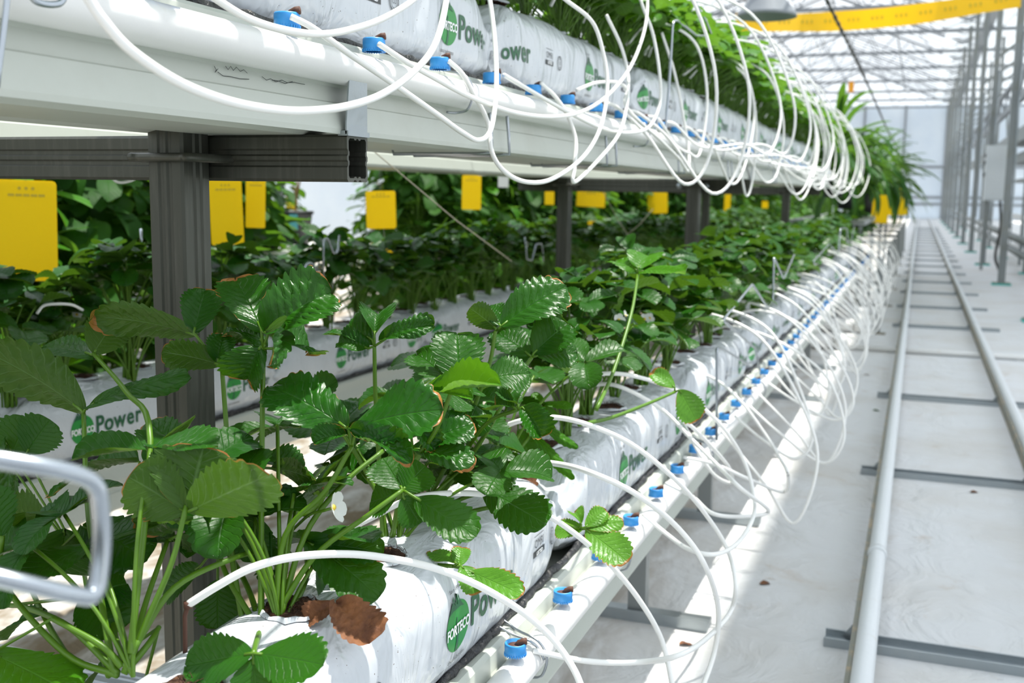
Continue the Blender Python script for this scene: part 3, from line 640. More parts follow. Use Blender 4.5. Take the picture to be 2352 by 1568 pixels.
# ------------------------------------------------------------------ foreground strawberry plants, leaf by leaf
CAM = Vector((0, 0, H0))
def hero_plant(base, label, leaves, fill=9, back=.5, mtl='leaf_tip_burn', seed=1):
    """leaves: list of (stalk pixel path from the root up to the hub, distance y of the hub, [(base px, base py, tip px, tip py, half width px, depth change of the tip, flags)])"""
    rng = random.Random(seed); root = empty('strawberry_plant', base, label, 'strawberry plant'); B = Vector(base)
    for path, yh, lts, *opt in leaves:
        m = opt[0] if opt else mtl
        mb = MB()
        for bx, by, tx, ty, hw, dy, fl in lts:
            p0 = at(bx, by, 'y', yh); p1 = at(tx, ty, 'y', yh+dy); L = (p1-p0).length; dist = (p0-CAM).length; hwm = hw*dist/F*1.04
            v = (CAM-(p0+p1)/2).normalized(); nrm = v*.9+Vector((0, 0, .75))
            if 'u' in fl: nrm = -v*.95+Vector((0, 0, .45))          # the pale underside shows
            if 't' in fl: nrm = Vector((0, 0, 1))+v*.35
            q = dict(droop=.45, fold=.22, pleat=.030, warp=.18)
            if 'c' in fl: q.update(fold=.75, warp=.36, pleat=.06, droop=.9)   # crumpled
            if 'f' in fl: q.update(droop=.1, fold=.08, pleat=.018, warp=.10)
            if 'r' in fl: q.update(fold=1.5, droop=.25, pleat=.02)
            leaflet(mb, p0-B, (p1-p0), nrm, L*1.03, hwm, 48, 6, 11, rng=rng, **q)
        lf = mb.build('leaf', [m], root)
        if path:
            pts = [at(px, py, 'y', base[1]+(yh-base[1])*((i)/(len(path)-1))) for i, (px, py) in enumerate(path)]
            st = MB(); n = len(spline(pts, 6)); st.tube([p-B for p in spline(pts, 6)], .0026, 8, 0, True, [.0034-.0010*i/n for i in range(n)])
            for bx, by, tx, ty, hw, dy, fl in lts:
                a = pts[-1]; b = at(bx, by, 'y', yh); e = at(bx+(tx-bx)*.12, by+(ty-by)*.12, 'y', yh+dy*.12)
                st.tube([a-B, (a.lerp(b, .6))-B, b-B, e-B], .0016, 6)
            st.build('leaf_stalk', ['petiole'], lf)
    for k in range(fill):     # lower leaves at the back of the plant
        az = rng.uniform(back, 3.3); h = rng.uniform(.05, .19); r = rng.uniform(.05, .14); hub = Vector((math.cos(az)*r, math.sin(az)*r, h))
        mb = MB(); trifoliate(mb, hub, (math.cos(az), math.sin(az), rng.uniform(-.3, .2)), (rng.uniform(-.3, .3), -.5, 1), rng.uniform(.06, .08), rng, 1); lf = mb.build('leaf', ['leaf'], root)
        st = MB(); st.tube(spline(stalk_pts((0, 0, -.01), hub, rng), 3), .0021, 6, 0); st.build('leaf_stalk', ['petiole'], lf)
    return root
P1, P2, P3, P4, P5 = (tuple(at(x, y, 'z', -.430)) for x, y in ((305, 1530), (645, 1430), (915, 1240), (975, 1180), (1150, 1085)))
hero_plant(P1, 'large strawberry plant with big cupped pale-backed leaf, beside the bare wire loop', [
    ([(285, 1545), (340, 1420), (395, 1290), (428, 1160)], .80, [(428, 1175, 300, 1095, 72, -.02, 'uf'), (430, 1175, 465, 1028, 96, .02, 'uf'), (432, 1175, 622, 1080, 74, -.01, 'uf'), (425, 1190, 350, 1185, 50, .05, 'u')]),
    ([(300, 1540), (330, 1400), (385, 1240)], .86, [(400, 1240, 250, 1200, 55, .06, ''), (405, 1230, 445, 1245, 25, .03, 'c')], 'leaf'),
    ([(190, 1560), (120, 1450), (60, 1330)], .84, [(150, 1215, 140, 1330, 85, .0, ''), (110, 1210, 30, 1180, 60, .0, 'u'), (190, 1210, 330, 1260, 70, .0, '')], 'leaf'),
    ([(270, 1545), (160, 1440), (60, 1395), (20, 1390)], .80, [(190, 1370, 270, 1440, 70, 0, 't'), (100, 1400, 0, 1440, 45, 0, 't'), (200, 1370, 290, 1330, 60, .03, '')], 'leaf'),
    ([(290, 1530), (260, 1420), (300, 1240), (320, 1180)], .95, [(320, 1060, 100, 1060, 62, .02, 't'), (330, 1060, 372, 1040, 40, .02, 't')], 'leaf_tip_burn'),
    ([(300, 1500), (345, 1010), (290, 900), (215, 812)], .98, [(215, 812, 262, 733, 46, .02, 'u'), (212, 815, 80, 765, 38, .02, '')], 'leaf'),
    ([(260, 1540), (205, 1200), (192, 950)], .93, [(190, 945, 10, 798, 62, .02, 'u'), (195, 940, 378, 826, 28, -.02, '')], 'leaf'),
    ([(280, 1530), (230, 1480), (120, 1420)], .74, [(-20, 1500, 160, 1580, 65, -.02, 'tf')], 'leaf_light'),
    ([(300, 1500), (400, 1350), (540, 1280), (585, 1270)], .93, [(585, 1185, 585, 1290, 46, 0, 'f'), (600, 1285, 660, 1270, 22, 0, '')], 'leaf'),
    ([(250, 1550), (210, 1400), (190, 1300)], 1.0, [(60, 1040, 112, 965, 50, .02, 'f'), (20, 1060, 60, 960, 50, .02, 'f'), (10, 1010, 45, 1100, 20, -.1, 'u')], 'leaf'),
    ([(270, 1550), (150, 1500), (10, 1340), (5, 1230)], .76, [(5, 1230, -20, 1120, 40, 0, 'f')], 'leaf'),
    ([(285, 1545), (340, 1480), (365, 1440)], .80, [(240, 1530, 190, 1575, 45, 0, 't'), (330, 1575, 420, 1545, 30, 0, 't')], 'leaf')], seed=11, fill=4, back=1.9)
hero_plant(P2, 'strawberry plant with two wide glossy dark leaflets above the green fruit', [
    ([(600, 1440), (600, 1200), (602, 1000), (605, 800)], .96, [(600, 755, 540, 618, 58, .03, ''), (615, 768, 735, 640, 74, .02, 'c'), (610, 790, 510, 700, 38, .04, 'c'), (600, 795, 555, 868, 52, -.02, 'c'), (640, 800, 730, 770, 50, .05, 'c'), (600, 760, 700, 790, 30, -.04, 'uc')]),
    ([(560, 1440), (530, 1250), (522, 1020), (510, 845)], .98, [(450, 770, 262, 704, 44, .02, 'u'), (445, 765, 470, 655, 42, .03, ''), (508, 838, 382, 798, 38, -.02, 'u'), (500, 830, 510, 770, 30, 0, 'c')]),
    ([(630, 1430), (655, 1230), (745, 1130), (808, 1025)], .94, [(800, 985, 615, 855, 66, .0, ''), (802, 985, 990, 915, 74, .0, ''), (795, 1000, 730, 995, 24, -.03, 'c'), (815, 1000, 912, 1000, 32, -.04, 'c')]),
    ([(640, 1430), (700, 1230), (790, 1110), (880, 1035)], 1.02, [(980, 905, 1135, 872, 30, -.02, 'r'), (975, 900, 1080, 905, 28, .0, 'r')], 'leaf_light'),
    ([(620, 1440), (720, 1280), (850, 1180), (925, 1125)], .97, [(925, 1125, 880, 1050, 52, .02, 'f'), (925, 1125, 975, 1070, 48, .02, 'f'), (920, 1130, 850, 1150, 48, 0, 'f'), (950, 1140, 1090, 1225, 48, -.01, 'f'), (925, 1140, 965, 1200, 40, 0, 'f')], 'leaf'),
    ([(600, 1440), (590, 1470), (582, 1500)], .755, [(580, 1500, 428, 1525, 62, -.015, 'f'), (584, 1500, 735, 1520, 62, -.01, 'f'), (582, 1510, 590, 1640, 60, -.02, 'f')], 'leaf'),
    ([(620, 1440), (680, 1380), (705, 1330)], .96, [(700, 1240, 865, 1340, 58, -.02, ''), (710, 1250, 870, 1250, 44, .01, ''), (720, 1290, 770, 1345, 60, .03, '')], 'leaf'),
    ([(600, 1440), (560, 1330), (470, 1180), (430, 1060)], 1.0, [(430, 1052, 342, 962, 44, .02, 'f'), (620, 1075, 765, 1088, 40, -.02, 'u'), (600, 1060, 700, 1050, 34, .02, 'c'), (570, 1080, 560, 1130, 30, 0, '')], 'leaf_tip_burn'),
    ([(590, 1440), (520, 1320), (500, 1250)], .92, [(500, 1330, 500, 1440, 45, -.02, 'f'), (460, 1300, 370, 1360, 40, 0, 'f')], 'leaf')], seed=12)
hero_plant(P3, 'strawberry plant with dark crumpled leaves, behind the second opening of the nearest lower bag', [
    ([(880, 1240), (870, 1050), (862, 900), (860, 795)], 1.12, [(855, 780, 760, 722, 48, .02, 'c'), (860, 770, 870, 690, 40, .03, 'c'), (875, 785, 972, 720, 30, .0, 'c'), (845, 800, 780, 770, 30, -.02, 'c')], 'leaf'),
    ([(900, 1240), (930, 1100), (1000, 990), (1040, 890)], 1.12, [(1055, 880, 1050, 755, 60, .03, ''), (1045, 890, 955, 790, 50, .03, ''), (1120, 870, 1215, 845, 48, .02, '')], 'leaf'),
    ([(900, 1230), (930, 1130), (950, 1050)], 1.15, [(970, 1020, 1080, 960, 46, .02, ''), (950, 1030, 1075, 1040, 38, -.02, ''), (940, 960, 1000, 1010, 30, -.02, 'c')], 'leaf_tip_burn'),
    ([(890, 1240), (860, 1120), (760, 960), (690, 930)], 1.20, [(700, 930, 760, 870, 35, 0, ''), (700, 940, 610, 900, 32, .02, ''), (690, 980, 565, 985, 22, .02, 't')], 'leaf'),
    ([(905, 1250), (960, 1290), (1040, 1300)], 1.12, [(1075, 1310, 1195, 1360, 34, -.02, 'f'), (1060, 1300, 1100, 1350, 32, -.02, 't'), (1050, 1295, 990, 1250, 24, .02, 't'), (1055, 1300, 1060, 1250, 22, .02, 't')], 'leaf_burnt')], seed=13)
hero_plant(P4, 'strawberry plant with tall broad dark leaves over the first joint between lower bags', [
    ([(960, 1190), (1060, 1000), (1120, 850), (1138, 760)], 1.30, [(1150, 750, 1290, 640, 58, .03, ''), (1140, 755, 1085, 705, 30, .0, 'u'), (1150, 750, 1120, 690, 30, .03, '')], 'leaf_tip_burn'),
    ([(970, 1190), (1100, 1020), (1180, 880), (1222, 820)], 1.32, [(1225, 812, 1300, 735, 52, .02, ''), (1230, 818, 1325, 800, 40, .02, ''), (1215, 815, 1140, 750, 42, .02, '')], 'leaf'),
    ([(970, 1190), (1060, 1050), (1120, 970), (1190, 940)], 1.22, [(1200, 935, 1245, 985, 34, -.02, 'c'), (1180, 935, 1130, 920, 34, .01, 'c'), (1190, 930, 1160, 880, 30, .03, 'c')], 'leaf_tip_burn'),
    ([(970, 1200), (1050, 1150), (1110, 1130)], 1.25, [(1110, 1120, 1250, 1195, 56, -.03, 'f'), (1100, 1110, 1180, 1080, 40, .02, 'f'), (1095, 1120, 1060, 1060, 42, .03, 'f')], 'leaf'),
    ([(980, 1200), (1160, 1160), (1250, 1185), (1330, 1215)], 1.38, [(1345, 1215, 1440, 1285, 40, -.02, 'f'), (1345, 1212, 1430, 1195, 22, .02, 'f'), (1345, 1210, 1390, 1165, 22, .02, ''), (1340, 1215, 1275, 1215, 26, 0, 'f'), (1335, 1205, 1318, 1160, 18, .02, 'c')], 'leaf_burnt')], seed=14)
hero_plant(P5, 'slender strawberry plant with narrow bright leaves on the second lower bag', [
    ([(1130, 1080), (1150, 1000), (1190, 960)], 1.6, [(1200, 960, 1330, 1010, 14, 0, ''), (1200, 980, 1320, 1080, 14, -.03, ''), (1190, 985, 1230, 1060, 26, 0, '')], 'leaf_light'),
    ([(1140, 1080), (1210, 1010), (1250, 930)], 1.65, [(1250, 930, 1310, 925, 12, 0, ''), (1245, 925, 1280, 970, 14, 0, ''), (1250, 930, 1225, 900, 12, 0, '')], 'leaf_light'),
    ([(1330, 975), (1400, 960), (1480, 930), (1550, 900)], 1.75, [(1560, 895, 1600, 965, 34, 0, 'f'), (1550, 890, 1500, 850, 22, 0, '')], 'leaf_burnt'),
    ([(1370, 940), (1410, 850), (1450, 720), (1465, 630)], 1.85, [(1465, 625, 1565, 600, 26, -.05, 't'), (1462, 620, 1410, 585, 30, .04, 't'), (1465, 615, 1490, 570, 40, .06, 't')], 'leaf_light')], seed=15)
root = empty('strawberry_flower_stem', at(700, 1370, 'y', .98), 'white strawberry flower seen edge-on above the nearest planting hole', 'flower')
B = Vector(root.location); c = at(765, 1165, 'y', .92); v = Vector((.95, .1, .25)); flower_mb(c-B, v, .016).build('petals', 'petal', root); core_mb(c-B, v).build('flower_centre', 'stamen', root)
mb = MB(); mb.tube([p-B for p in spline([at(x, y, 'y', Y) for x, y, Y in ((620, 1420, 1.0), (640, 1270, .97), (700, 1190, .94), (745, 1172, .92), (763, 1167, .92))], 6)], .0016, 6); mb.build('flower_stalk', 'petiole', root)
c = at(617, 1325, 'y', .92); root = empty('green_strawberry', c, 'small unripe green strawberry with withered petals hanging below the white tube', 'strawberry')
mb = MB(); mb.lathe([(.0001, .006), (.005, .004), (.0075, -.001), (.006, -.006), (.003, -.009), (.0001, -.0105)], (0, 0, 0), 18); mb.build('berry', 'berry_green', root)
mb = MB()
for k in range(7): a = 2*PI*k/7; leaflet(mb, (0, 0, .005), (math.cos(a), math.sin(a), .1), (0, 0, 1), .016, .005, 8, 2, 0, .6, .2, 0, 0, random.Random(k))
mb.tube([(0, 0, .005), (.002, .003, .02), (-.004, .01, .045)], .0012, 6); mb.build('calyx', 'leaf', root)
mb = MB()
for k in range(5): a = 2*PI*k/5+.3; leaflet(mb, (.005*math.cos(a), .005*math.sin(a), -.004), (math.cos(a)*.6, math.sin(a)*.6, -1), (math.cos(a), math.sin(a), .3), .011, .004, 8, 2, 0, .3, .3, 0, .3, random.Random(k))
mb.build('withered_petal', 'petal', root)
for k, (x, y, tx, ty, Y) in enumerate(((765, 1385, 712, 1410, .905), (770, 1385, 832, 1425, .895), (1150, 1100, 1200, 1112, 1.5))):
    p = at(x, y, 'y', Y); q = at(tx, ty, 'y', Y-.02); mb = MB(); leaflet(mb, p, q-p, (.3, -.4, 1), (q-p).length*1.3, (q-p).length*.55, 30, 5, 9, .8, .6, .08, .35, random.Random(k+3))
    tag(mb.build('dead_leaf', 'dry_leaf'), ('dry brown leaf curled against the nearest planting hole', 'brown dead leaf lying on the white film beside the nearest planting hole', 'orange-brown withered leaf at the second lower bag')[k], 'dead leaf')

# ------------------------------------------------------------------ generic plants along the rows
def protos(kind, n, *a, **k): return [make_plant(kind, random.Random(100+i*7+len(kind)), *a, **k) for i in range(n)]
near = protos('strawberry_plant', 4, 21, .09, .29, .125, (.058, .084), 'leaf', 2, flowers=2)
mid = protos('strawberry_plant', 3, 22, .09, .29, .125, (.058, .084), 'leaf', 1, flowers=1)
far = protos('far_plant', 4, 22, .09, .29, .135, (.058, .084), 'leaf', 0)
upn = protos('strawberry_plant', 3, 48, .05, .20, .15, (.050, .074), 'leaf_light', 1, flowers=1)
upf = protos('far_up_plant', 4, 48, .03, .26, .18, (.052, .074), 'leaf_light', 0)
rg = random.Random(3); used = set()
def place(proto, loc, rz, sc, label, group):
    if isinstance(proto, bpy.types.Mesh): o = bpy.data.objects.new('strawberry_plant', proto); C.objects.link(o)
    elif proto.name not in used: used.add(proto.name); o = proto
    else: o = copy_tree(proto)
    o.location = loc; o.rotation_euler = (0, 0, rz); o.scale = (sc, sc, sc); tag(o, label, 'strawberry plant', group); return o
for nm, y0, y1, xc, zb, lab in (('lower', 1.80, 12.3, -.572, zz(-.430), 'lower aisle-side bags'), ('lower_back', 1.05, 12.2, -1.690, zz(-.43), 'lower bags behind the posts'), ('upper', .55, 8.5, -.79, zz(.350), 'upper aisle-side bags')):
    y = y0; i = 0
    while y < y1:
        dist = y
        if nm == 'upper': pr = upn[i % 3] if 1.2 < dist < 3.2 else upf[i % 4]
        else: pr = near[i % 4] if dist < 2.9 else mid[i % 3] if dist < 4.6 else far[i % 4]
        sc = rg.uniform(.85, 1.12)*{'lower': 1., 'lower_back': 1.0, 'upper': 1.1}[nm]
        if nm == 'lower': look = 'leafy strawberry plant'
        elif nm == 'lower_back': look = 'shaded strawberry plant'
        else: look = 'bright sunlit strawberry plant'
        place(pr, (xc+rg.uniform(-.02, .02), y, zb), rg.uniform(0, 6.28), sc, '%s on %s, %s from near end' % (look, lab, ordw(i)), 'strawberry plants on the '+lab)
        y += (.185 if nm != 'upper' else .165)*rg.uniform(.9, 1.1); i += 1
for p in near+mid+upn:
    if p.name not in used:
        for ch in p.children_recursive: bpy.data.objects.remove(ch)
        bpy.data.objects.remove(p)

# ------------------------------------------------------------------ white drip tubes
def tube_thing(pts, r, label, group, stake=True):
    B = Vector(pts[0]); root = empty('drip_tube', B, label, 'drip tube', group)
    mb = MB(); mb.tube([Vector(p)-B for p in pts], r, 10); mb.build('tube', 'hose_white', root)
    if stake:
        mb = MB(); mb.tube([(0, 0, 0), (-.004, .0, -.012), (-.005, .0, -.05)], .0022, 6); mb.lathe([(.0001, .004), (.0042, .003), (.0042, -.003), (.0001, -.004)], (0, 0, 0), 10); mb.build('drip_stake', 'barb_brown', root)
    return root
def px_curve(pix, xs, n=8):
    m = len(pix)-1; pts = []
    for i, (x, y) in enumerate(pix):
        t = i/m*(len(xs)-1); k = min(int(t), len(xs)-2); pts.append(at(x, y, 'x', xs[k]+(xs[k+1]-xs[k])*(t-k)))
    return spline(pts, n)
UP = [([(150, -90), (205, 0), (240, 50), (300, 115), (400, 183), (500, 225), (600, 248), (700, 255), (800, 243), (880, 215), (950, 165), (1000, 100), (1025, 0), (1030, -90)], (-.52, -.49, -.50), 'widest white drip tube, sweeping across the near end of the upper gutter'),
      ([(430, -50), (500, 0), (570, 42), (650, 68), (730, 78), (800, 69), (880, 42), (955, -5), (1000, -60)], (-.62, -.55, -.58), 'short white drip tube arc over the first blue cap of the upper pipe'),
      ([(668, 38), (720, 65), (800, 122), (900, 190), (1000, 260), (1060, 303), (1100, 322), (1128, 295), (1140, 200), (1137, 100), (1125, 0), (1110, -60)], (-.64, -.58, -.57, -.66), 'white drip tube from the first upper cap, kinked sharply at its lowest point'),
      ([(870, 101), (930, 140), (1000, 180), (1080, 222), (1180, 258), (1270, 268), (1340, 255), (1400, 215), (1450, 150), (1480, 70), (1487, 0), (1480, -70)], (-.64, -.58, -.56, -.62), 'white drip tube with brown stains, wide shallow loop from the second upper cap'),
      ([(1030, 140), (1062, 170), (1090, 220), (1120, 280), (1130, 350), (1160, 395), (1210, 418), (1270, 410), (1340, 360), (1380, 290), (1395, 200), (1385, 120), (1360, 50), (1300, 0), (1240, -50)], (-.64, -.58, -.54, -.60), 'white drip tube from the third upper cap, hanging lowest below the gutter'),
      ([(1157, 172), (1210, 203), (1300, 255), (1380, 293), (1440, 305), (1490, 292), (1515, 240), (1515, 170), (1500, 80), (1478, 20), (1460, -30)], (-.64, -.58, -.56, -.62), 'white drip tube from the fourth upper cap with a round turn beside the wire hook'),
      ([(1242, 190), (1275, 222), (1302, 262), (1322, 320), (1320, 380), (1319, 418), (1370, 372), (1420, 310), (1438, 250), (1443, 180), (1428, 110), (1393, 35)], (-.64, -.58, -.57, -.64), 'white drip tube from the fifth upper cap, folded to a narrow point below the gutter'),
      ([(1325, 207), (1370, 190), (1420, 190), (1440, 208), (1436, 240), (1470, 280), (1520, 325), (1560, 365), (1580, 392), (1582, 350), (1570, 270), (1550, 170), (1520, 75)], (-.64, -.60, -.58, -.66), 'white drip tube from the sixth upper cap ending in a tight hairpin above the crossbeam')]
for pix, xs, lab in UP: tube_thing(px_curve(pix, xs), .0036, lab, 'drip tubes of the upper level', False)
LO = [([(432, 1388), (500, 1345), (580, 1303), (680, 1278), (800, 1272), (900, 1283), (1000, 1305), (1100, 1345), (1200, 1405), (1270, 1468), (1320, 1540), (1350, 1620)], (-.62, -.52, -.40, -.30), True, 'nearest white drip tube, low arch over the fruit and the nearest lower bag'),
      ([(800, 1215), (870, 1180), (930, 1150), (1000, 1135), (1100, 1134), (1200, 1155), (1300, 1210), (1400, 1295), (1470, 1380), (1520, 1470), (1545, 1580), (1550, 1650)], (-.62, -.52, -.36, -.26), True, 'second white drip tube arching over the wilted leaf with burnt edges'),
      ([(980, 1138), (1020, 1097), (1080, 1071), (1180, 1060), (1280, 1065), (1370, 1090), (1470, 1140), (1560, 1215), (1620, 1300), (1650, 1400), (1640, 1500), (1605, 1600)], (-.62, -.52, -.34, -.24, -.26), True, 'third white drip tube, tall arch reaching out over the floor strip'),
      ([(1110, 1020), (1150, 985), (1200, 965), (1270, 958), (1350, 975), (1450, 1020), (1550, 1100), (1620, 1180), (1670, 1260), (1690, 1340), (1680, 1400), (1640, 1450), (1570, 1500), (1470, 1520), (1350, 1518), (1225, 1494)], (-.62, -.50, -.34, -.24, -.26, -.445), True, 'white drip tube that loops right round and back to the nearest blue cap'),
      ([(1240, 925), (1290, 880), (1360, 860), (1450, 862), (1560, 900), (1650, 970), (1710, 1060), (1733, 1150), (1725, 1200), (1690, 1250), (1640, 1273), (1580, 1260), (1530, 1225), (1478, 1182)], (-.62, -.50, -.34, -.24, -.28, -.445), True, 'white drip tube closing a full round loop at the third blue cap in sight'),
      ([(1310, 905), (1370, 883), (1430, 890), (1520, 940), (1590, 1010), (1650, 1070), (1700, 1120), (1765, 1172), (1720, 1185), (1640, 1180), (1590, 1140), (1530, 1110)], (-.62, -.50, -.36, -.24, -.30, -.445), True, 'white drip tube with a sharp bend pointing over the floor near the channel foot'),
      ([(1520, 860), (1560, 950), (1600, 1030), (1640, 1090), (1680, 1108), (1672, 1070), (1600, 990), (1560, 960)], (-.56, -.42, -.36, -.40), False, 'short white drip tube hairpin just right of the bright runner leaf'),
      ([(1440, 830), (1560, 845), (1640, 870), (1700, 920), (1760, 1000), (1790, 1050), (1810, 1090), (1800, 1130), (1720, 1100), (1640, 1065), (1570, 1050)], (-.62, -.48, -.34, -.24, -.32, -.445), True, 'white drip tube flatter than the rest, spreading level from the third lower bag')]
for pix, xs, st, lab in LO: tube_thing(px_curve(pix, xs), .0039, lab, 'drip tubes of the lower level', st)
rg = random.Random(21)
for k in range(6, 38):          # upper row further along
    y = 1.037+.2*k
    if y > 8.4: break
    a = rg.uniform; e = a(-.25, .45); drop = a(.03, .22); out = a(.03, .23); sc = 1 if k < 20 else 1.15
    P = [(-.642, y+.004, zz(.192)), (-.62, y+.04, zz(.185)), (-.60+out*.2, y+.10, zz(.13)), (-.60+out*.7, y+.18+e*.3, zz(.186-drop)), (-.60+out, y+.26+e*.6, zz(.14-drop*.3)),
         (-.60+out*1.05, y+.28+e, zz(.28)), (-.62+out*.6, y+.24+e, zz(.40+out*.5)), (-.70, y+.20+e+a(-.1, .1), zz(.44+out*.6)), (-.77, y+.16+e, zz(.40))]
    tube_thing(spline(P, 7), .0037, 'white drip tube of the upper level, %s from the near end' % ordw(k+2), 'drip tubes of the upper level', False)
for k in range(7, 54):
    y = 1.245+.2*k
    if y > 12.1: break
    a = rg.uniform; e = a(-.05, .22); out = a(.17, .27); up = a(-.02, .08); dn = a(.05, .2)
    P = [(-.62, y+e+.02, zz(-.43)), (-.56, y+e, zz(-.38+up)), (-.48, y+e*.7, zz(-.36+up)), (-.38+out*.15, y+e*.4, zz(-.40+up*.8)), (-.42+out*.8, y+e*.2-.02, zz(-.50)), (-.42+out, y-.04, zz(-.60-dn*.3)),
         (-.43+out*.85, y-.05, zz(-.64-dn*.6)), (-.43+out*.4, y-.02, zz(-.62-dn*.3)), (-.43, y, zz(-.582))]
    if k % 3 == 1: P = P[:6]+[(-.44+out*.9, y-.07, zz(-.68-dn)), (-.44+out*.55, y-.03, zz(-.65-dn*.5)), (-.43, y, zz(-.582))]
    tube_thing(spline(P, 7), .0038, 'white drip tube of the lower level, %s from the near end' % ordw(k+3), 'drip tubes of the lower level', True)
# tubes of the rear gutters seen through the plants
for k, (pix, X) in enumerate((([(85, 720), (100, 702), (130, 698), (165, 700), (190, 712)], -1.62), ([(250, 400), (270, 418), (300, 415), (325, 400)], -1.60), ([(1085, 392), (1100, 402), (1120, 400), (1132, 390)], -1.60), ([(255, 740), (290, 722), (330, 735)], -1.6))):
    tube_thing(spline([at(x, y, 'x', X) for x, y in pix], 6), .0030, ('white drip tube arc behind the posts at the far left', 'white drip tube sagging below the rear upper gutter left of the post', 'white drip tube sagging below the rear upper gutter in the middle', 'white drip tube end just left of the near post')[k], 'drip tubes of the rear gutters', False)

# ------------------------------------------------------------------ wire hooks standing up along the gutters
def wire(pts, r, label, group, m='bright_wire', sp=4): 
    mb = MB(); mb.tube(pts, r, 9); return tag(mb.build('wire_hook', m), label, 'wire hook', group)
def rounded(pts, rad=.012, n=5):
    P = [Vector(p) for p in pts]; out = [P[0]]
    for i in range(1, len(P)-1):
        a = (P[i-1]-P[i]); b = (P[i+1]-P[i]); r = min(rad, a.length*.45, b.length*.45); a.normalize(); b.normalize(); p, q = P[i]+a*r, P[i]+b*r
        for k in range(n+1): t = k/n; out.append(p*(1-t)**2+P[i]*2*t*(1-t)+q*t*t)
    return out+[P[-1]]
wire(rounded([at(-260, 1015, 'x', -.385), at(160, 1082, 'x', -.345), at(226, 1110, 'x', -.342), at(238, 1240, 'x', -.342), at(222, 1375, 'x', -.342), at(150, 1362, 'x', -.345), at(-260, 1268, 'x', -.385)], .022, 8), .0043, 'blurred bare wire loop close to the camera at the left edge', 'wire hooks on the lower level')
wire(rounded([at(x, y, 'x', -.41) for x, y in ((1745, 850), (1735, 800), (1660, 735), (1728, 652), (1762, 705), (1775, 690), (1777, 590), (1800, 640), (1824, 585))], .02), .0034, 'tall zigzag wire hook at the aisle edge of the lower plants', 'wire hooks on the lower level')
wire(rounded([at(x, y, 'x', -.44) for x, y in ((1646, 1010), (1646, 800), (1662, 802), (1715, 835), (1738, 830))], .014), .0034, 'square-bent wire hook in front of the third lower bag', 'wire hooks on the lower level')
wire(rounded([at(x, y, 'x', -.40) for x, y in ((1890, 640), (1868, 600), (1905, 560), (1925, 585), (1930, 525), (1945, 524), (1950, 580), (1962, 520))], .02), .0034, 'smaller zigzag wire hook far down the lower row', 'wire hooks on the lower level')
wire(rounded([at(x, y, 'x', -.62) for x, y in ((1508, 265), (1510, 300), (1528, 305), (1538, 180), (1545, 50), (1556, 46), (1600, 82), (1636, 84), (1620, 45), (1570, -40))], .02), .0034, 'tall wire hook rising in front of the upper bags', 'wire hooks on the upper level')
wire(rounded([at(x, y, 'x', -.66) for x, y in ((1795, 165), (1830, 215), (1836, 232), (1798, 215))], .014), .0034, 'short bent wire hook over the upper plants', 'wire hooks on the upper level')
wire(rounded([at(x, y, 'x', -.60) for x, y in ((24, -120), (16, 10), (2, 120), (-8, 200))], .02), .0022, 'thin vertical wire at the top left edge of the upper gutter', 'wire hooks on the upper level')
wire(rounded([at(x, y, 'x', -.61) for x, y in ((60, -60), (74, 2), (110, 12), (146, 8), (152, -60))], .012), .0026, 'bent wire end hooked round the upper pipe at the top left', 'wire hooks on the upper level')
wire(rounded([at(x, y, 'x', -.90) for x, y in ((1858, 150), (1862, 98), (1872, 88), (1880, 112), (1888, 110), (1895, 88))], .014), .0034, 'blurred zigzag wire hook against the bright roof', 'wire hooks on the upper level')
wire(rounded([at(x, y, 'x', -1.58) for x, y in ((742, 635), (743, 552), (752, 546), (766, 582), (775, 580), (780, 540))], .014), .0034, 'zigzag wire hook behind the near post among dark leaves', 'wire hooks on the rear gutter')
wire(rounded([at(x, y, 'x', -1.58) for x, y in ((695, 632), (705, 605), (718, 604), (732, 640))], .012), .0034, 'low bent wire hook beside the zigzag one behind the near post', 'wire hooks on the rear gutter')
wire(rounded([at(x, y, 'x', -1.55) for x, y in ((1206, 545), (1210, 595), (1222, 598), (1232, 560), (1245, 560), (1248, 600))], .014), .0034, 'S-shaped wire hook in the middle of the dark foliage', 'wire hooks on the rear gutter')
wire(rounded([at(x, y, 'x', -1.75) for x, y in ((323, 525), (325, 562), (338, 568))], .01), .0034, 'small J-shaped wire end left of the near post', 'wire hooks on the rear gutter')

# ------------------------------------------------------------------ background behind the bench: crops, sticky cards, pots, canes
def tree_mesh(name, rng, h, r, n, size, leafm='leaf_far', low=.1):
    mb = MB()
    mb.tube([(0, 0, 0), (rng.uniform(-.03, .03), .02, h*.5), (rng.uniform(-.06, .06), rng.uniform(-.05, .05), h*.95)], .009, 6, 1)
    for k in range(n):
        z = h*rng.uniform(low, 1)**.8; a = rng.uniform(0, 2*PI); rr = r*rng.uniform(.15, 1)*(1.1-.5*(z/h)); p = Vector((math.cos(a)*rr, math.sin(a)*rr, z))
        d = Vector((math.cos(a)+rng.uniform(-.5, .5), math.sin(a)+rng.uniform(-.5, .5), rng.uniform(-.8, .5)))
        s = size*rng.uniform(.7, 1.2); leaflet(mb, p, d, (rng.uniform(-.4, .4), rng.uniform(-.4, .4), 1), s, s*.27, 5, 1, 0, rng.uniform(.2, 1.1), .2, 0, .1, rng, 0)
        if k % 6 == 0: mb.tube([(0, 0, z*.8), p*.6+Vector((0, 0, z*.38)), p], .0025, 4, 1, False)
    return mb.mesh(name, [leafm, 'petiole'])
rg = random.Random(77)
trees = [tree_mesh('crop', random.Random(i+40), 1.55, .42, 640, .15, 'leaf_light' if i == 3 else 'leaf_far') for i in range(4)]
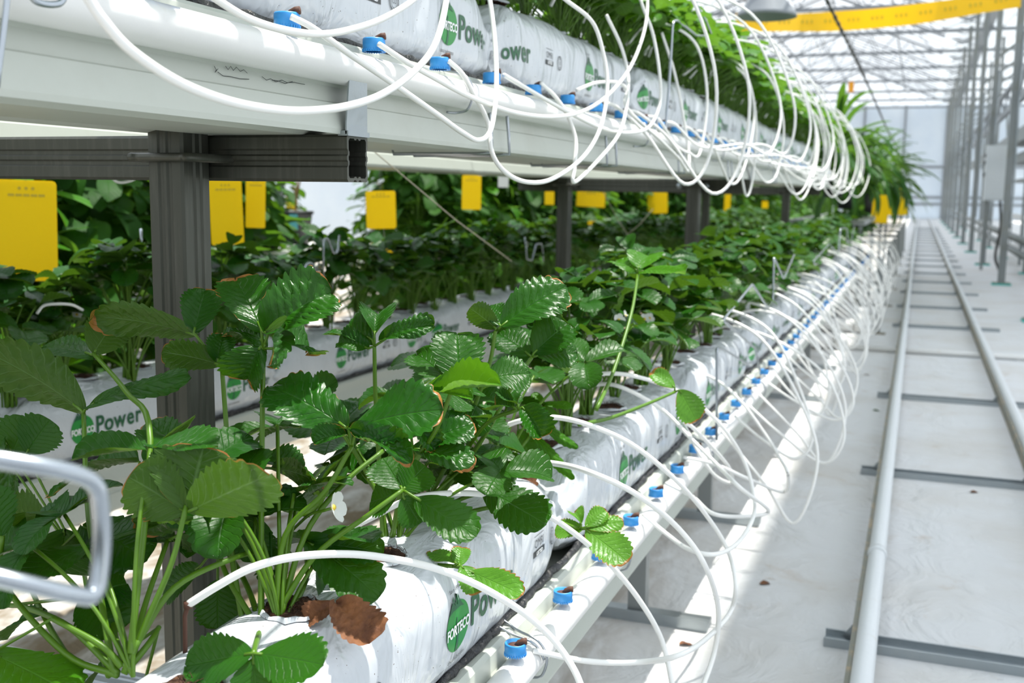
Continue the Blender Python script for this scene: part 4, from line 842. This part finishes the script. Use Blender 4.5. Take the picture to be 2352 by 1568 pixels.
pot = MB(); pot.lathe([(.0001, .0), (.085, .0), (.11, .2), (.12, .2), (.12, .22), (.104, .22), (.10, .19), (.0001, .19)], (0, 0, 0), 24); pot_me = pot.mesh('pot', 'pot_black')
i = 0
LANES = [(-2.72, 1.3, 11.5, .55), (-3.4, 1.0, 13, .70), (-4.3, 2.5, 16, .9), (-2.6, 11.8, 32, .9), (-3.6, 13.5, 34, 1.1)]
for x, y0, y1, st in LANES:
    y = y0
    while y < y1:
        px = W/2  # leave the bright gap with the pots open
        az = math.degrees(math.atan2(-x, y))
        gap = 27.0 < az < 33.0
        if not gap or x > -3:
            if not (gap and x > -3):
                o = empty('potted_shrub', (x+rg.uniform(-.1, .1), y, 0), 'tall leafy pot-grown shrub behind the bench, %s from the left' % ordw(i), 'shrub', 'leafy shrubs behind the bench', rg.uniform(0, 6))
                o.scale = (1, 1, rg.uniform(.82, 1.05)); i += 1
                q = bpy.data.objects.new('foliage', trees[i % 4]); C.objects.link(q); q.parent = o; q.location = (0, 0, .05)
                q = bpy.data.objects.new('pot', pot_me); C.objects.link(q); q.parent = o
        y += st*rg.uniform(.85, 1.15)
for k, (px, py, X, sc) in enumerate(((680, 560, -3.9, .9), (600, 572, -3.4, .9), (880, 560, -4.2, .9))):
    p = at(px, py, 'x', X); s_ = empty('pot_table', (p.x, p.y, 0), 'low stand carrying a black pot behind the bench, %s' % ('middle of the bright gap', 'left of the bright gap', 'right of the bright gap')[k], 'stand')
    mb = MB(); mb.box(-.2, .2, -.2, .2, p.z-.03, p.z); mb.build('table_top', 'pvc_white', s_)
    for a in (-.17, .17):
        for b in (-.17, .17): mb = MB(); mb.box(a-.012, a+.012, b-.012, b+.012, 0, p.z-.03); mb.build('leg', 'galvanised', s_)
    o = empty('plant_pot', (p.x, p.y, p.z), 'black plastic pot %s' % ('with a blue-green tag in the bright gap behind the bench', 'partly behind leaves near the yellow cards', 'half hidden right of the bright gap')[k], 'pot')
    q = bpy.data.objects.new('pot_body', pot_me); C.objects.link(q); q.parent = o
    mb = MB(); mb.tube([(0, 0, .19), (.02, .0, .5), (-.05, .03, .8)], .007, 6); mb.tube([(.01, 0, .3), (.12, -.03, .7)], .006, 6); mb.tube([(.01, 0, .3), (-.10, -.03, .75)], .006, 6); mb.build('cane', 'cane', o)
    if k == 0: mb = MB(); mb.box(.03, .09, -.125, -.121, .10, .20); mb.build('tag', 'tag_blue', o)
CARDS = [(62, 530, 128, 230, -2.15, 'large yellow sticky trap at the left edge'), (520, 488, 74, 148, -2.35, 'yellow sticky trap just right of the near post'), (587, 466, 44, 114, -2.5, 'narrow yellow sticky trap beside a hanging leaf'),
         (875, 482, 68, 86, -2.4, 'yellow sticky trap with a crumpled lower edge, below the open beam end'), (884, 580, 64, 46, -2.35, 'low yellow sticky trap half hidden by leaves'), (1083, 442, 44, 78, -2.5, 'yellow sticky trap broken up by dark leaves'),
         (1357, 458, 66, 34, -2.6, 'wide yellow sticky trap right of the second post'), (1268, 525, 20, 44, -2.5, 'small piece of yellow trap left of the second post'), (1364, 528, 30, 40, -2.5, 'small yellow trap low beside the second post'),
         (1510, 460, 46, 60, -2.6, 'square yellow sticky trap under the upper gutter'), (1670, 475, 14, 86, -2.2, 'yellow sticky trap seen edge-on past the third post'), (1262, 455, 22, 30, -2.9, 'distant yellow trap near the second post'),
         (1757, 470, 14, 16, -2.6, 'tiny distant yellow trap'), (670, 470, 26, 44, -4.6, 'distant yellow trap in the bright gap'), (645, 470, 8, 70, -4.4, 'narrow distant yellow strip in the bright gap'),
         (2058, 464, 50, 60, -.27, 'bright yellow sticky trap at the end of the bench'), (2022, 480, 36, 64, -.36, 'tilted yellow sticky trap beside the long bladed leaves')]
for k, (px, py, w, h, X, lab) in enumerate(CARDS):
    if -3 < X < -2.3: X = -2.22
    c = at(px, py, 'x', X); dist = abs((c-CAM).dot(Vector(tuple(_d)))); w2 = w*dist/F/2; h2 = h*dist/F/2
    o = empty('sticky_trap', c, lab, 'sticky trap', None, math.atan2(c.x, c.y)*-1+rg.uniform(-.15, .15)); o.rotation_euler[1] = rg.uniform(-.05, .05)
    mb = MB(); r = min(w2, h2)*.14; out = []
    for sx, sz in ((1, 1), (-1, 1), (-1, -1), (1, -1)):
        for t in (0, .5, 1):
            a = {(1, 1): 0, (-1, 1): 1, (-1, -1): 2, (1, -1): 3}[(sx, sz)]*PI/2+t*PI/2; out.append((sx*(w2-r)+r*math.cos(a), sz*(h2-r)+r*math.sin(a)))
    n = len(out); mb.add([(x, -.001, z) for x, z in out]+[(x, .001, z) for x, z in out], [tuple(range(n)), tuple(range(n, 2*n))[::-1]]+[(j, (j+1) % n, n+(j+1) % n, n+j) for j in range(n)][::-1], smooth=False); mb.build('card', 'trap_yellow', o)
    if w > 30 and k not in (15, 16):
        mb = MB()
        for j in range(3): mb.lathe([(.0001, 0), (w2*.06, 0)], ((j-1)*w2*.22, -.0016, h2*.84), 10, 0, (0, -1, 0))
        for j in range(5): mb.box((j-2.4)*w2*.25, (j-1.55)*w2*.25, -.0018, -.0012, h2*.68, h2*.73)
        mb.build('card_print', 'trap_print', o)
    mb = MB(); mb.tube([(0, 0, h2*.97), (.002, 0, h2+(.06 if k > 14 else .9))], .001, 5); mb.build('hanger', 'wire', o)
c = at(1156, 412, 'x', -2.0); mb = MB(); mb.box(-.028, .028, -.001, .001, -.04, .04); mb.tube([(0, 0, .04), (0, 0, .18)], .001, 5)
tag(mb.build('plant_tag', 'pvc_white', None, c), 'small white tag hanging under the upper gutter near the lowest drip tube', 'tag')
for k, (a, b, X) in enumerate((((850, 340), (1175, 600), -1.2), ((1385, 440), (1450, 552), -1.3), ((1500, 480), (1440, 540), -1.3))):
    mb = MB(); p, q = at(*a, 'x', X), at(*b, 'x', X-.15); mb.tube([p, p.lerp(q, .5)-Vector((0, 0, .01)), q], .0014, 6)
    tag(mb.build('support_string', 'string'), ('long slanting grey string from the upper gutter down into the plants', 'short slanting string right of the second post', 'thin string crossing behind the second post')[k], 'string')
for k, (x, y) in enumerate(((-3.6, 5.6), (-3.2, 9.0))):
    mb = MB(); mb.tube([(x, y, 0), (x, y, 2.6)], .02, 10); tag(mb.build('support_pole', 'galvanised'), ('slim steel pole in the bright gap behind the bench', 'slim pale pole far behind the bench')[k], 'pole')

# ------------------------------------------------------------------ long bladed plants at the end of the bench
def blades(rng, n, Lr, wd):
    mb = MB()
    for k in range(n):
        a = rng.uniform(0, 2*PI); el = rng.uniform(-.25, 1.25); L = rng.uniform(*Lr); d = Vector((math.cos(a)*math.cos(el), math.sin(a)*math.cos(el), math.sin(el)))
        leaflet(mb, Vector((math.cos(a)*.03, math.sin(a)*.03, rng.uniform(0, .25))), d, Vector((-d.z*math.cos(a), -d.z*math.sin(a), math.cos(el)))+Vector((0, 0, .01)), L, wd*rng.uniform(.7, 1.2), 14, 1, 0, rng.uniform(.7, 2.3), .35, 0, .02, rng, 0, -.25)
    mb.tube([(0, 0, -.06), (0, 0, .3)], .012, 6, 1)
    return mb.mesh('blades', ['leaf_blade', 'petiole'])
bm_ = [blades(random.Random(60+i), 60, (.32, .66), .030) for i in range(3)]
for k, (x, y, z, s) in enumerate(((-.66, 9.1, .20, 1.0), (-.60, 9.9, .12, 1.1), (-.62, 10.8, .16, 1.1), (-.52, 11.8, .05, 1.2), (-.56, 12.9, .10, 1.2), (-.60, 14.2, .10, 1.2), (-.5, 15.6, .0, 1.2), (-.75, 10.3, .35, 1.1))):
    o = empty('bladed_plant', (x, y, zz(z)), 'arching plant with long pointed leaves past the upper gutter end, %s from camera' % ordw(k), 'plant', 'long-leaved plants past the bench end', k*1.3); o.scale = (s, s, s)
    q = bpy.data.objects.new('leaves', bm_[k % 3]); C.objects.link(q); q.parent = o
    mb = MB(); mb.lathe([(.0001, -.2), (.07, -.2), (.09, .0), (.08, .0), (.075, -.02), (.0001, -.02)], (0, 0, 0), 18); mb.build('pot', 'pot_black', o)
mb = MB(); mb.box(-.98, -.40, 8.95, 16.2, zz(-.02)-.20, zz(-.02)-.16)
for y in (9.0, 11.4, 13.8, 16.1):
    for x in (-.95, -.43): mb.box(x-.015, x+.015, y-.015, y+.015, 0, zz(-.02)-.20)
tag(mb.build('plant_bench', 'steel_post'), 'grey steel bench under the long-leaved plants', 'bench')

# ------------------------------------------------------------------ greenhouse columns on the right
for i in range(11):
    Y = 10.25+4.30*i; X = 1.0
    c = empty('greenhouse_column', (X, Y, 0), 'grey steel greenhouse column on a teal shim, %s along the aisle' % ordw(i), 'column', 'greenhouse columns right of the aisle')
    mb = MB(); mb.box(-.042, .042, -.042, .042, .03, zz(4.55)); mb.box(-.016, .016, -.048, -.042, .05, zz(4.5)); mb.build('post', 'steel_post', c)
    mb = MB(); mb.box(-.10, .10, -.08, .08, .022, .032); mb.build('base_plate', 'rail_dark', c)
    mb = MB(); mb.box(-.11, .11, -.09, .09, 0, .022); mb.build('shim', 'teal_shim', c)
    if i:
        mb = MB(); mb.beam((0, 0, zz(2.2)), (.9, 0, zz(2.9)), .04, .05); mb.build('brace', 'steel_post', c)
        mb = MB(); mb.tube(spline([(.05, -.03, zz(-.35)), (.06, -.03, zz(.1)), (.045, -.06, zz(1.0)), (.05, -.05, zz(2.0))], 5), .013, 8); mb.build('conduit', 'galvanised', c)
for k, (X, z, w, h, lab, m, y0) in enumerate(((1.14, 1.30, .05, .10, 'lower grey side beam running behind the columns', 'roof_metal', 10.3), (1.14, 1.62, .05, .06, 'upper grey side beam running behind the columns', 'roof_metal', 10.3), (1.30, .92, .05, .20, 'deep dark fascia beam low behind the columns', 'steel_post', 10.3), (1.42, 4.62, .24, .16, 'wide rain gutter beam beside the column tops', 'roof_metal', 10))):
    mb = MB(); mb.box(X-w/2, X+w/2, y0, 60, zz(z)-h/2, zz(z)+h/2); tag(mb.build('side_beam', m), lab, 'beam', 'lengthwise beams over the columns')
o = empty('lattice_web', (1.14, 0, 0), 'zigzag web bars between the two side beams', 'lattice'); y = 10.3
while y < 52:
    mb = MB(); mb.beam((0, y, zz(1.33)), (0, y+.7, zz(1.60)), .02, .03); mb.beam((0, y+.7, zz(1.60)), (0, y+1.4, zz(1.33)), .02, .03); mb.build('web_bar', 'roof_metal', o); y += 1.4
for k, (X, z) in enumerate(((1.22, -.50), (1.22, -.68), (1.36, -.58))):
    mb = MB(); mb.tube([(X, 8, zz(z)), (X, 50, zz(z))], .045, 12); tag(mb.build('heating_pipe', 'steel_post'), 'long grey heating pipe behind the columns, %s' % ('highest of the three', 'lowest of the three', 'farthest back of the three')[k], 'pipe', 'heating pipes behind the columns')
for i in range(9):
    Y = 12.6+4.3*i; c = empty('inner_post', (1.46, Y, 0), 'slimmer grey post standing behind the column line, %s along the aisle' % ordw(i), 'post', 'slim posts behind the columns')
    mb = MB(); mb.box(-.03, .03, -.03, .03, .02, zz(3.4)); mb.build('post_tube', 'steel_post', c)
    mb = MB(); mb.box(-.08, .08, -.08, .08, 0, .02); mb.build('shim', 'teal_shim', c)
    mb = MB(); mb.beam((0, .05, zz(.35)), (0, 1.6, zz(1.55)), .04, .05); mb.build('brace', 'steel_post', c)
o = empty('control_cabinet', (1.02, 17.0, zz(.40)), 'grey electrical control cabinet between the columns', 'cabinet')
mb = MB(); mb.box(-.17, .17, -.12, .12, -.42, .36); mb.build('cabinet_body', 'cabinet_grey', o); mb = MB(); mb.box(-.155, .155, -.132, -.121, -.40, .34); mb.build('door', 'cabinet_grey', o)
mb = MB()
for a, b in ((-.175, .12), (-.175, -.05), (-.175, .22)): mb.lathe([(.0001, .02), (.025, .02), (.03, 0)], (a, -.04, b), 12, 0, (-1, 0, 0))
mb.build('switch_knob', 'pot_black', o)
mb = MB(); mb.box(-.15, -.11, .02, .06, -1.42, -.42); mb.box(.11, .15, .02, .06, -1.42, -.42); mb.build('stand', 'steel_post', o)
mb = MB(); mb.tube(spline([(.05, -.1, -.42), (.08, -.12, -.8), (.04, -.1, -1.2), (.10, -.1, -1.40)], 5), .02, 8); mb.build('cable', 'cable_black', o)
for k, (x, y) in enumerate(((2.6, 16), (2.6, 21), (2.6, 27), (3.9, 18), (3.9, 25), (3.9, 34))):
    o = empty('nursery_table', (x, y, 0), 'white nursery table right of the columns, %s' % ('nearest the columns at the frame edge', 'second along the columns', 'third along the columns', 'first of the far lane', 'second of the far lane', 'third of the far lane')[k], 'table', 'white nursery tables')
    mb = MB(); mb.box(-.6, .6, -2, 2, .62, .66); mb.box(-.6, -.57, -2, 2, .66, .74); mb.box(.57, .6, -2, 2, .66, .74); mb.build('table_top', 'pvc_white', o)
    for a in (-.5, .5):
        for b in (-1.7, 1.7): mb = MB(); mb.box(a-.02, a+.02, b-.02, b+.02, 0, .62); mb.build('leg', 'galvanised', o)
mb = MB(); mb.box(1.52, 1.9, 13, 22, zz(.62), zz(.78)); mb.box(1.52, 1.9, 13, 22, zz(.95), zz(1.0)); mb.box(1.52, 1.9, 13, 22, zz(.30), zz(.34))
for y in (13.1, 16, 19, 21.9):
    for x in (1.55, 1.87): mb.box(x-.02, x+.02, y-.02, y+.02, 0, zz(.78))
tag(mb.build('storage_rack', 'steel_post'), 'dark storage rack behind the nearest columns', 'rack')

# ------------------------------------------------------------------ roof
for i in range(11):
    Y = 14.55+4.30*i; t = empty('roof_truss', (0, Y, 0), 'grey lattice roof truss, %s from the camera' % ordw(i), 'roof truss', 'roof trusses')
    x0, x1 = -7.0, .93; z0 = zz(4.45); zr = zz(6.3)
    mb = MB(); mb.beam((x0, 0, z0), (x1, 0, z0), .06, .09); mb.beam((x1, 0, z0), (8.9, 0, z0), .06, .09); mb.build('bottom_chord', 'roof_metal', t)
    mb = MB(); xm = (x0+x1)/2
    for a, b in ((x0, xm), (x1, xm), (x1, 4.9), (8.9, 4.9)): mb.beam((a, 0, z0+.25), (b, 0, zr), .05, .06)
    mb.build('top_chord', 'roof_metal', t)
    mb = MB()
    for s0, s1 in ((x0, x1), (x1, 8.9)):
        n = 10
        for k in range(n):
            a = s0+(s1-s0)*k/n; b = s0+(s1-s0)*(k+1)/n; m_ = (s0+s1)/2; hz = lambda x: z0+.25+(zr-z0-.25)*(1-abs(x-m_)/((s1-s0)/2))
            if k % 2: mb.beam((a, 0, z0), (b, 0, hz(b)), .02, .025)
            else: mb.beam((a, 0, hz(a)), (b, 0, z0), .02, .025)
    mb.build('web', 'roof_metal', t)
for k, x in enumerate((-7.0, -5.0, -3.04, -1.05, 2.9, 4.9, 6.9)):
    z = zz(4.7)+(1.6)*(1-abs(((x+7) % 7.93)-3.965)/3.965); mb = MB(); mb.box(x-.025, x+.025, 12, 60, z-.03, z+.03)
    tag(mb.build('roof_purlin', 'roof_metal'), 'long roof purlin over the trusses, %s from the left' % ordw(k), 'purlin', 'roof purlins')
for i in range(40):
    Y = 18+1.05*i; mb = MB(); z0 = zz(4.75); zr = zz(6.38)
    for a, b in ((-7., -3.04), (.93, -3.04), (.93, 4.9), (8.9, 4.9)): mb.beam((a, Y, z0), (b, Y, zr), .022, .03)
    tag(mb.build('glazing_bar', 'roof_metal'), 'slim glazing bar across the roof, %s from the camera' % ordw(i), 'glazing bar', 'glazing bars of the roof')
mb = MB(); mb.box(.41, 4.9, -1, 60, zz(4.82), zz(4.83)); tag(mb.build('sun_block_sheet', 'sun_block_sheet'), 'added white sheet under the roof, blocking sun right of the floor strip', 'added sun blocker')  # added sheet that keeps the sun off the floor right of the bright strip

# ------------------------------------------------------------------ things hanging under the roof
a, b = at(1690, 52, 'y', 14.3), at(2335, -6, 'y', 14.45); b.x = max(b.x, .98)
mb = MB(); n = 60; vs = []
for k in range(n+1):
    t = k/n; p = a.lerp(b, t)-Vector((0, 0, .10*math.sin(PI*t))); tw = .35*math.sin(t*9)
    for s_ in (-1, 1): vs.append(p+Vector((0, math.sin(tw)*.12*s_, math.cos(tw)*.12*s_)))
mb.add(vs, [(2*k, 2*k+1, 2*k+3, 2*k+2) for k in range(n)]); mb2 = MB()
for k in range(2, n-2):
    if k % 5 in (0, 1, 2):
        t = k/n; p = a.lerp(b, t)-Vector((0, .03, .10*math.sin(PI*t)))
        mb2.box(p.x-.010, p.x+.012, p.y-.012, p.y-.010, p.z-.02, p.z+.02)
o = empty('yellow_trap_band', (0, 0, 0), 'long yellow sticky band stretched across the aisle under the roof', 'sticky band'); mb.build('band', 'band_yellow', o); mb2.build('band_print', 'trap_print', o)
p = at(1900, 0, 'y', 8.0); mb = MB(); pts = [Vector((p.x, y, p.z-.02*math.sin(y*.35))) for y in np.linspace(2, 34, 60)]; mb.tube(pts, .011, 8)
for k in range(90): q = pts[0].lerp(pts[-1], k/90); q.z = p.z-.02*math.sin(q.y*.35); mb.tube([q-Vector((0, .02, 0)), q+Vector((0, .02, 0))], .0165, 8)
tag(mb.build('overhead_cable', 'cable_black'), 'dark knotted cable running overhead along the bench', 'cable')
c = at(1955, 200, 'y', 16); o = empty('orange_tag', c, 'small orange hanging tag far under the roof', 'tag'); mb = MB(); mb.box(-.035, .035, -.01, .01, -.07, .07); mb.build('tag_body', 'orange', o); mb = MB(); mb.tube([(0, 0, .07), (0, 0, 3.2)], .003, 5); mb.build('hanging_wire', 'wire', o)
c = at(1762, 5, 'y', 6.2); o = empty('grow_lamp', c, 'grey reflector lamp hanging above the upper plants', 'lamp'); mb = MB(); mb.lathe([(.03, .13), (.055, .12), (.07, .05), (.16, -.06), (.165, -.08), (.155, -.08), (.06, .03), (.0001, .05)], (0, 0, 0), 26); mb.build('reflector', 'roof_metal', o)
mb = MB(); mb.tube([(0, 0, .12), (0, 0, 2.5)], .006, 6); mb.build('hanging_rod', 'wire', o)
mb = MB(); mb.box(-.05, .05, -.05, .05, .13, .28); mb.build('ballast', 'cabinet_grey', o)
for ob in list(bpy.data.objects):
    if ob.type == 'EMPTY' and ob.parent is None and not ob.children: print('EMPTY WITHOUT PARTS', ob.name)
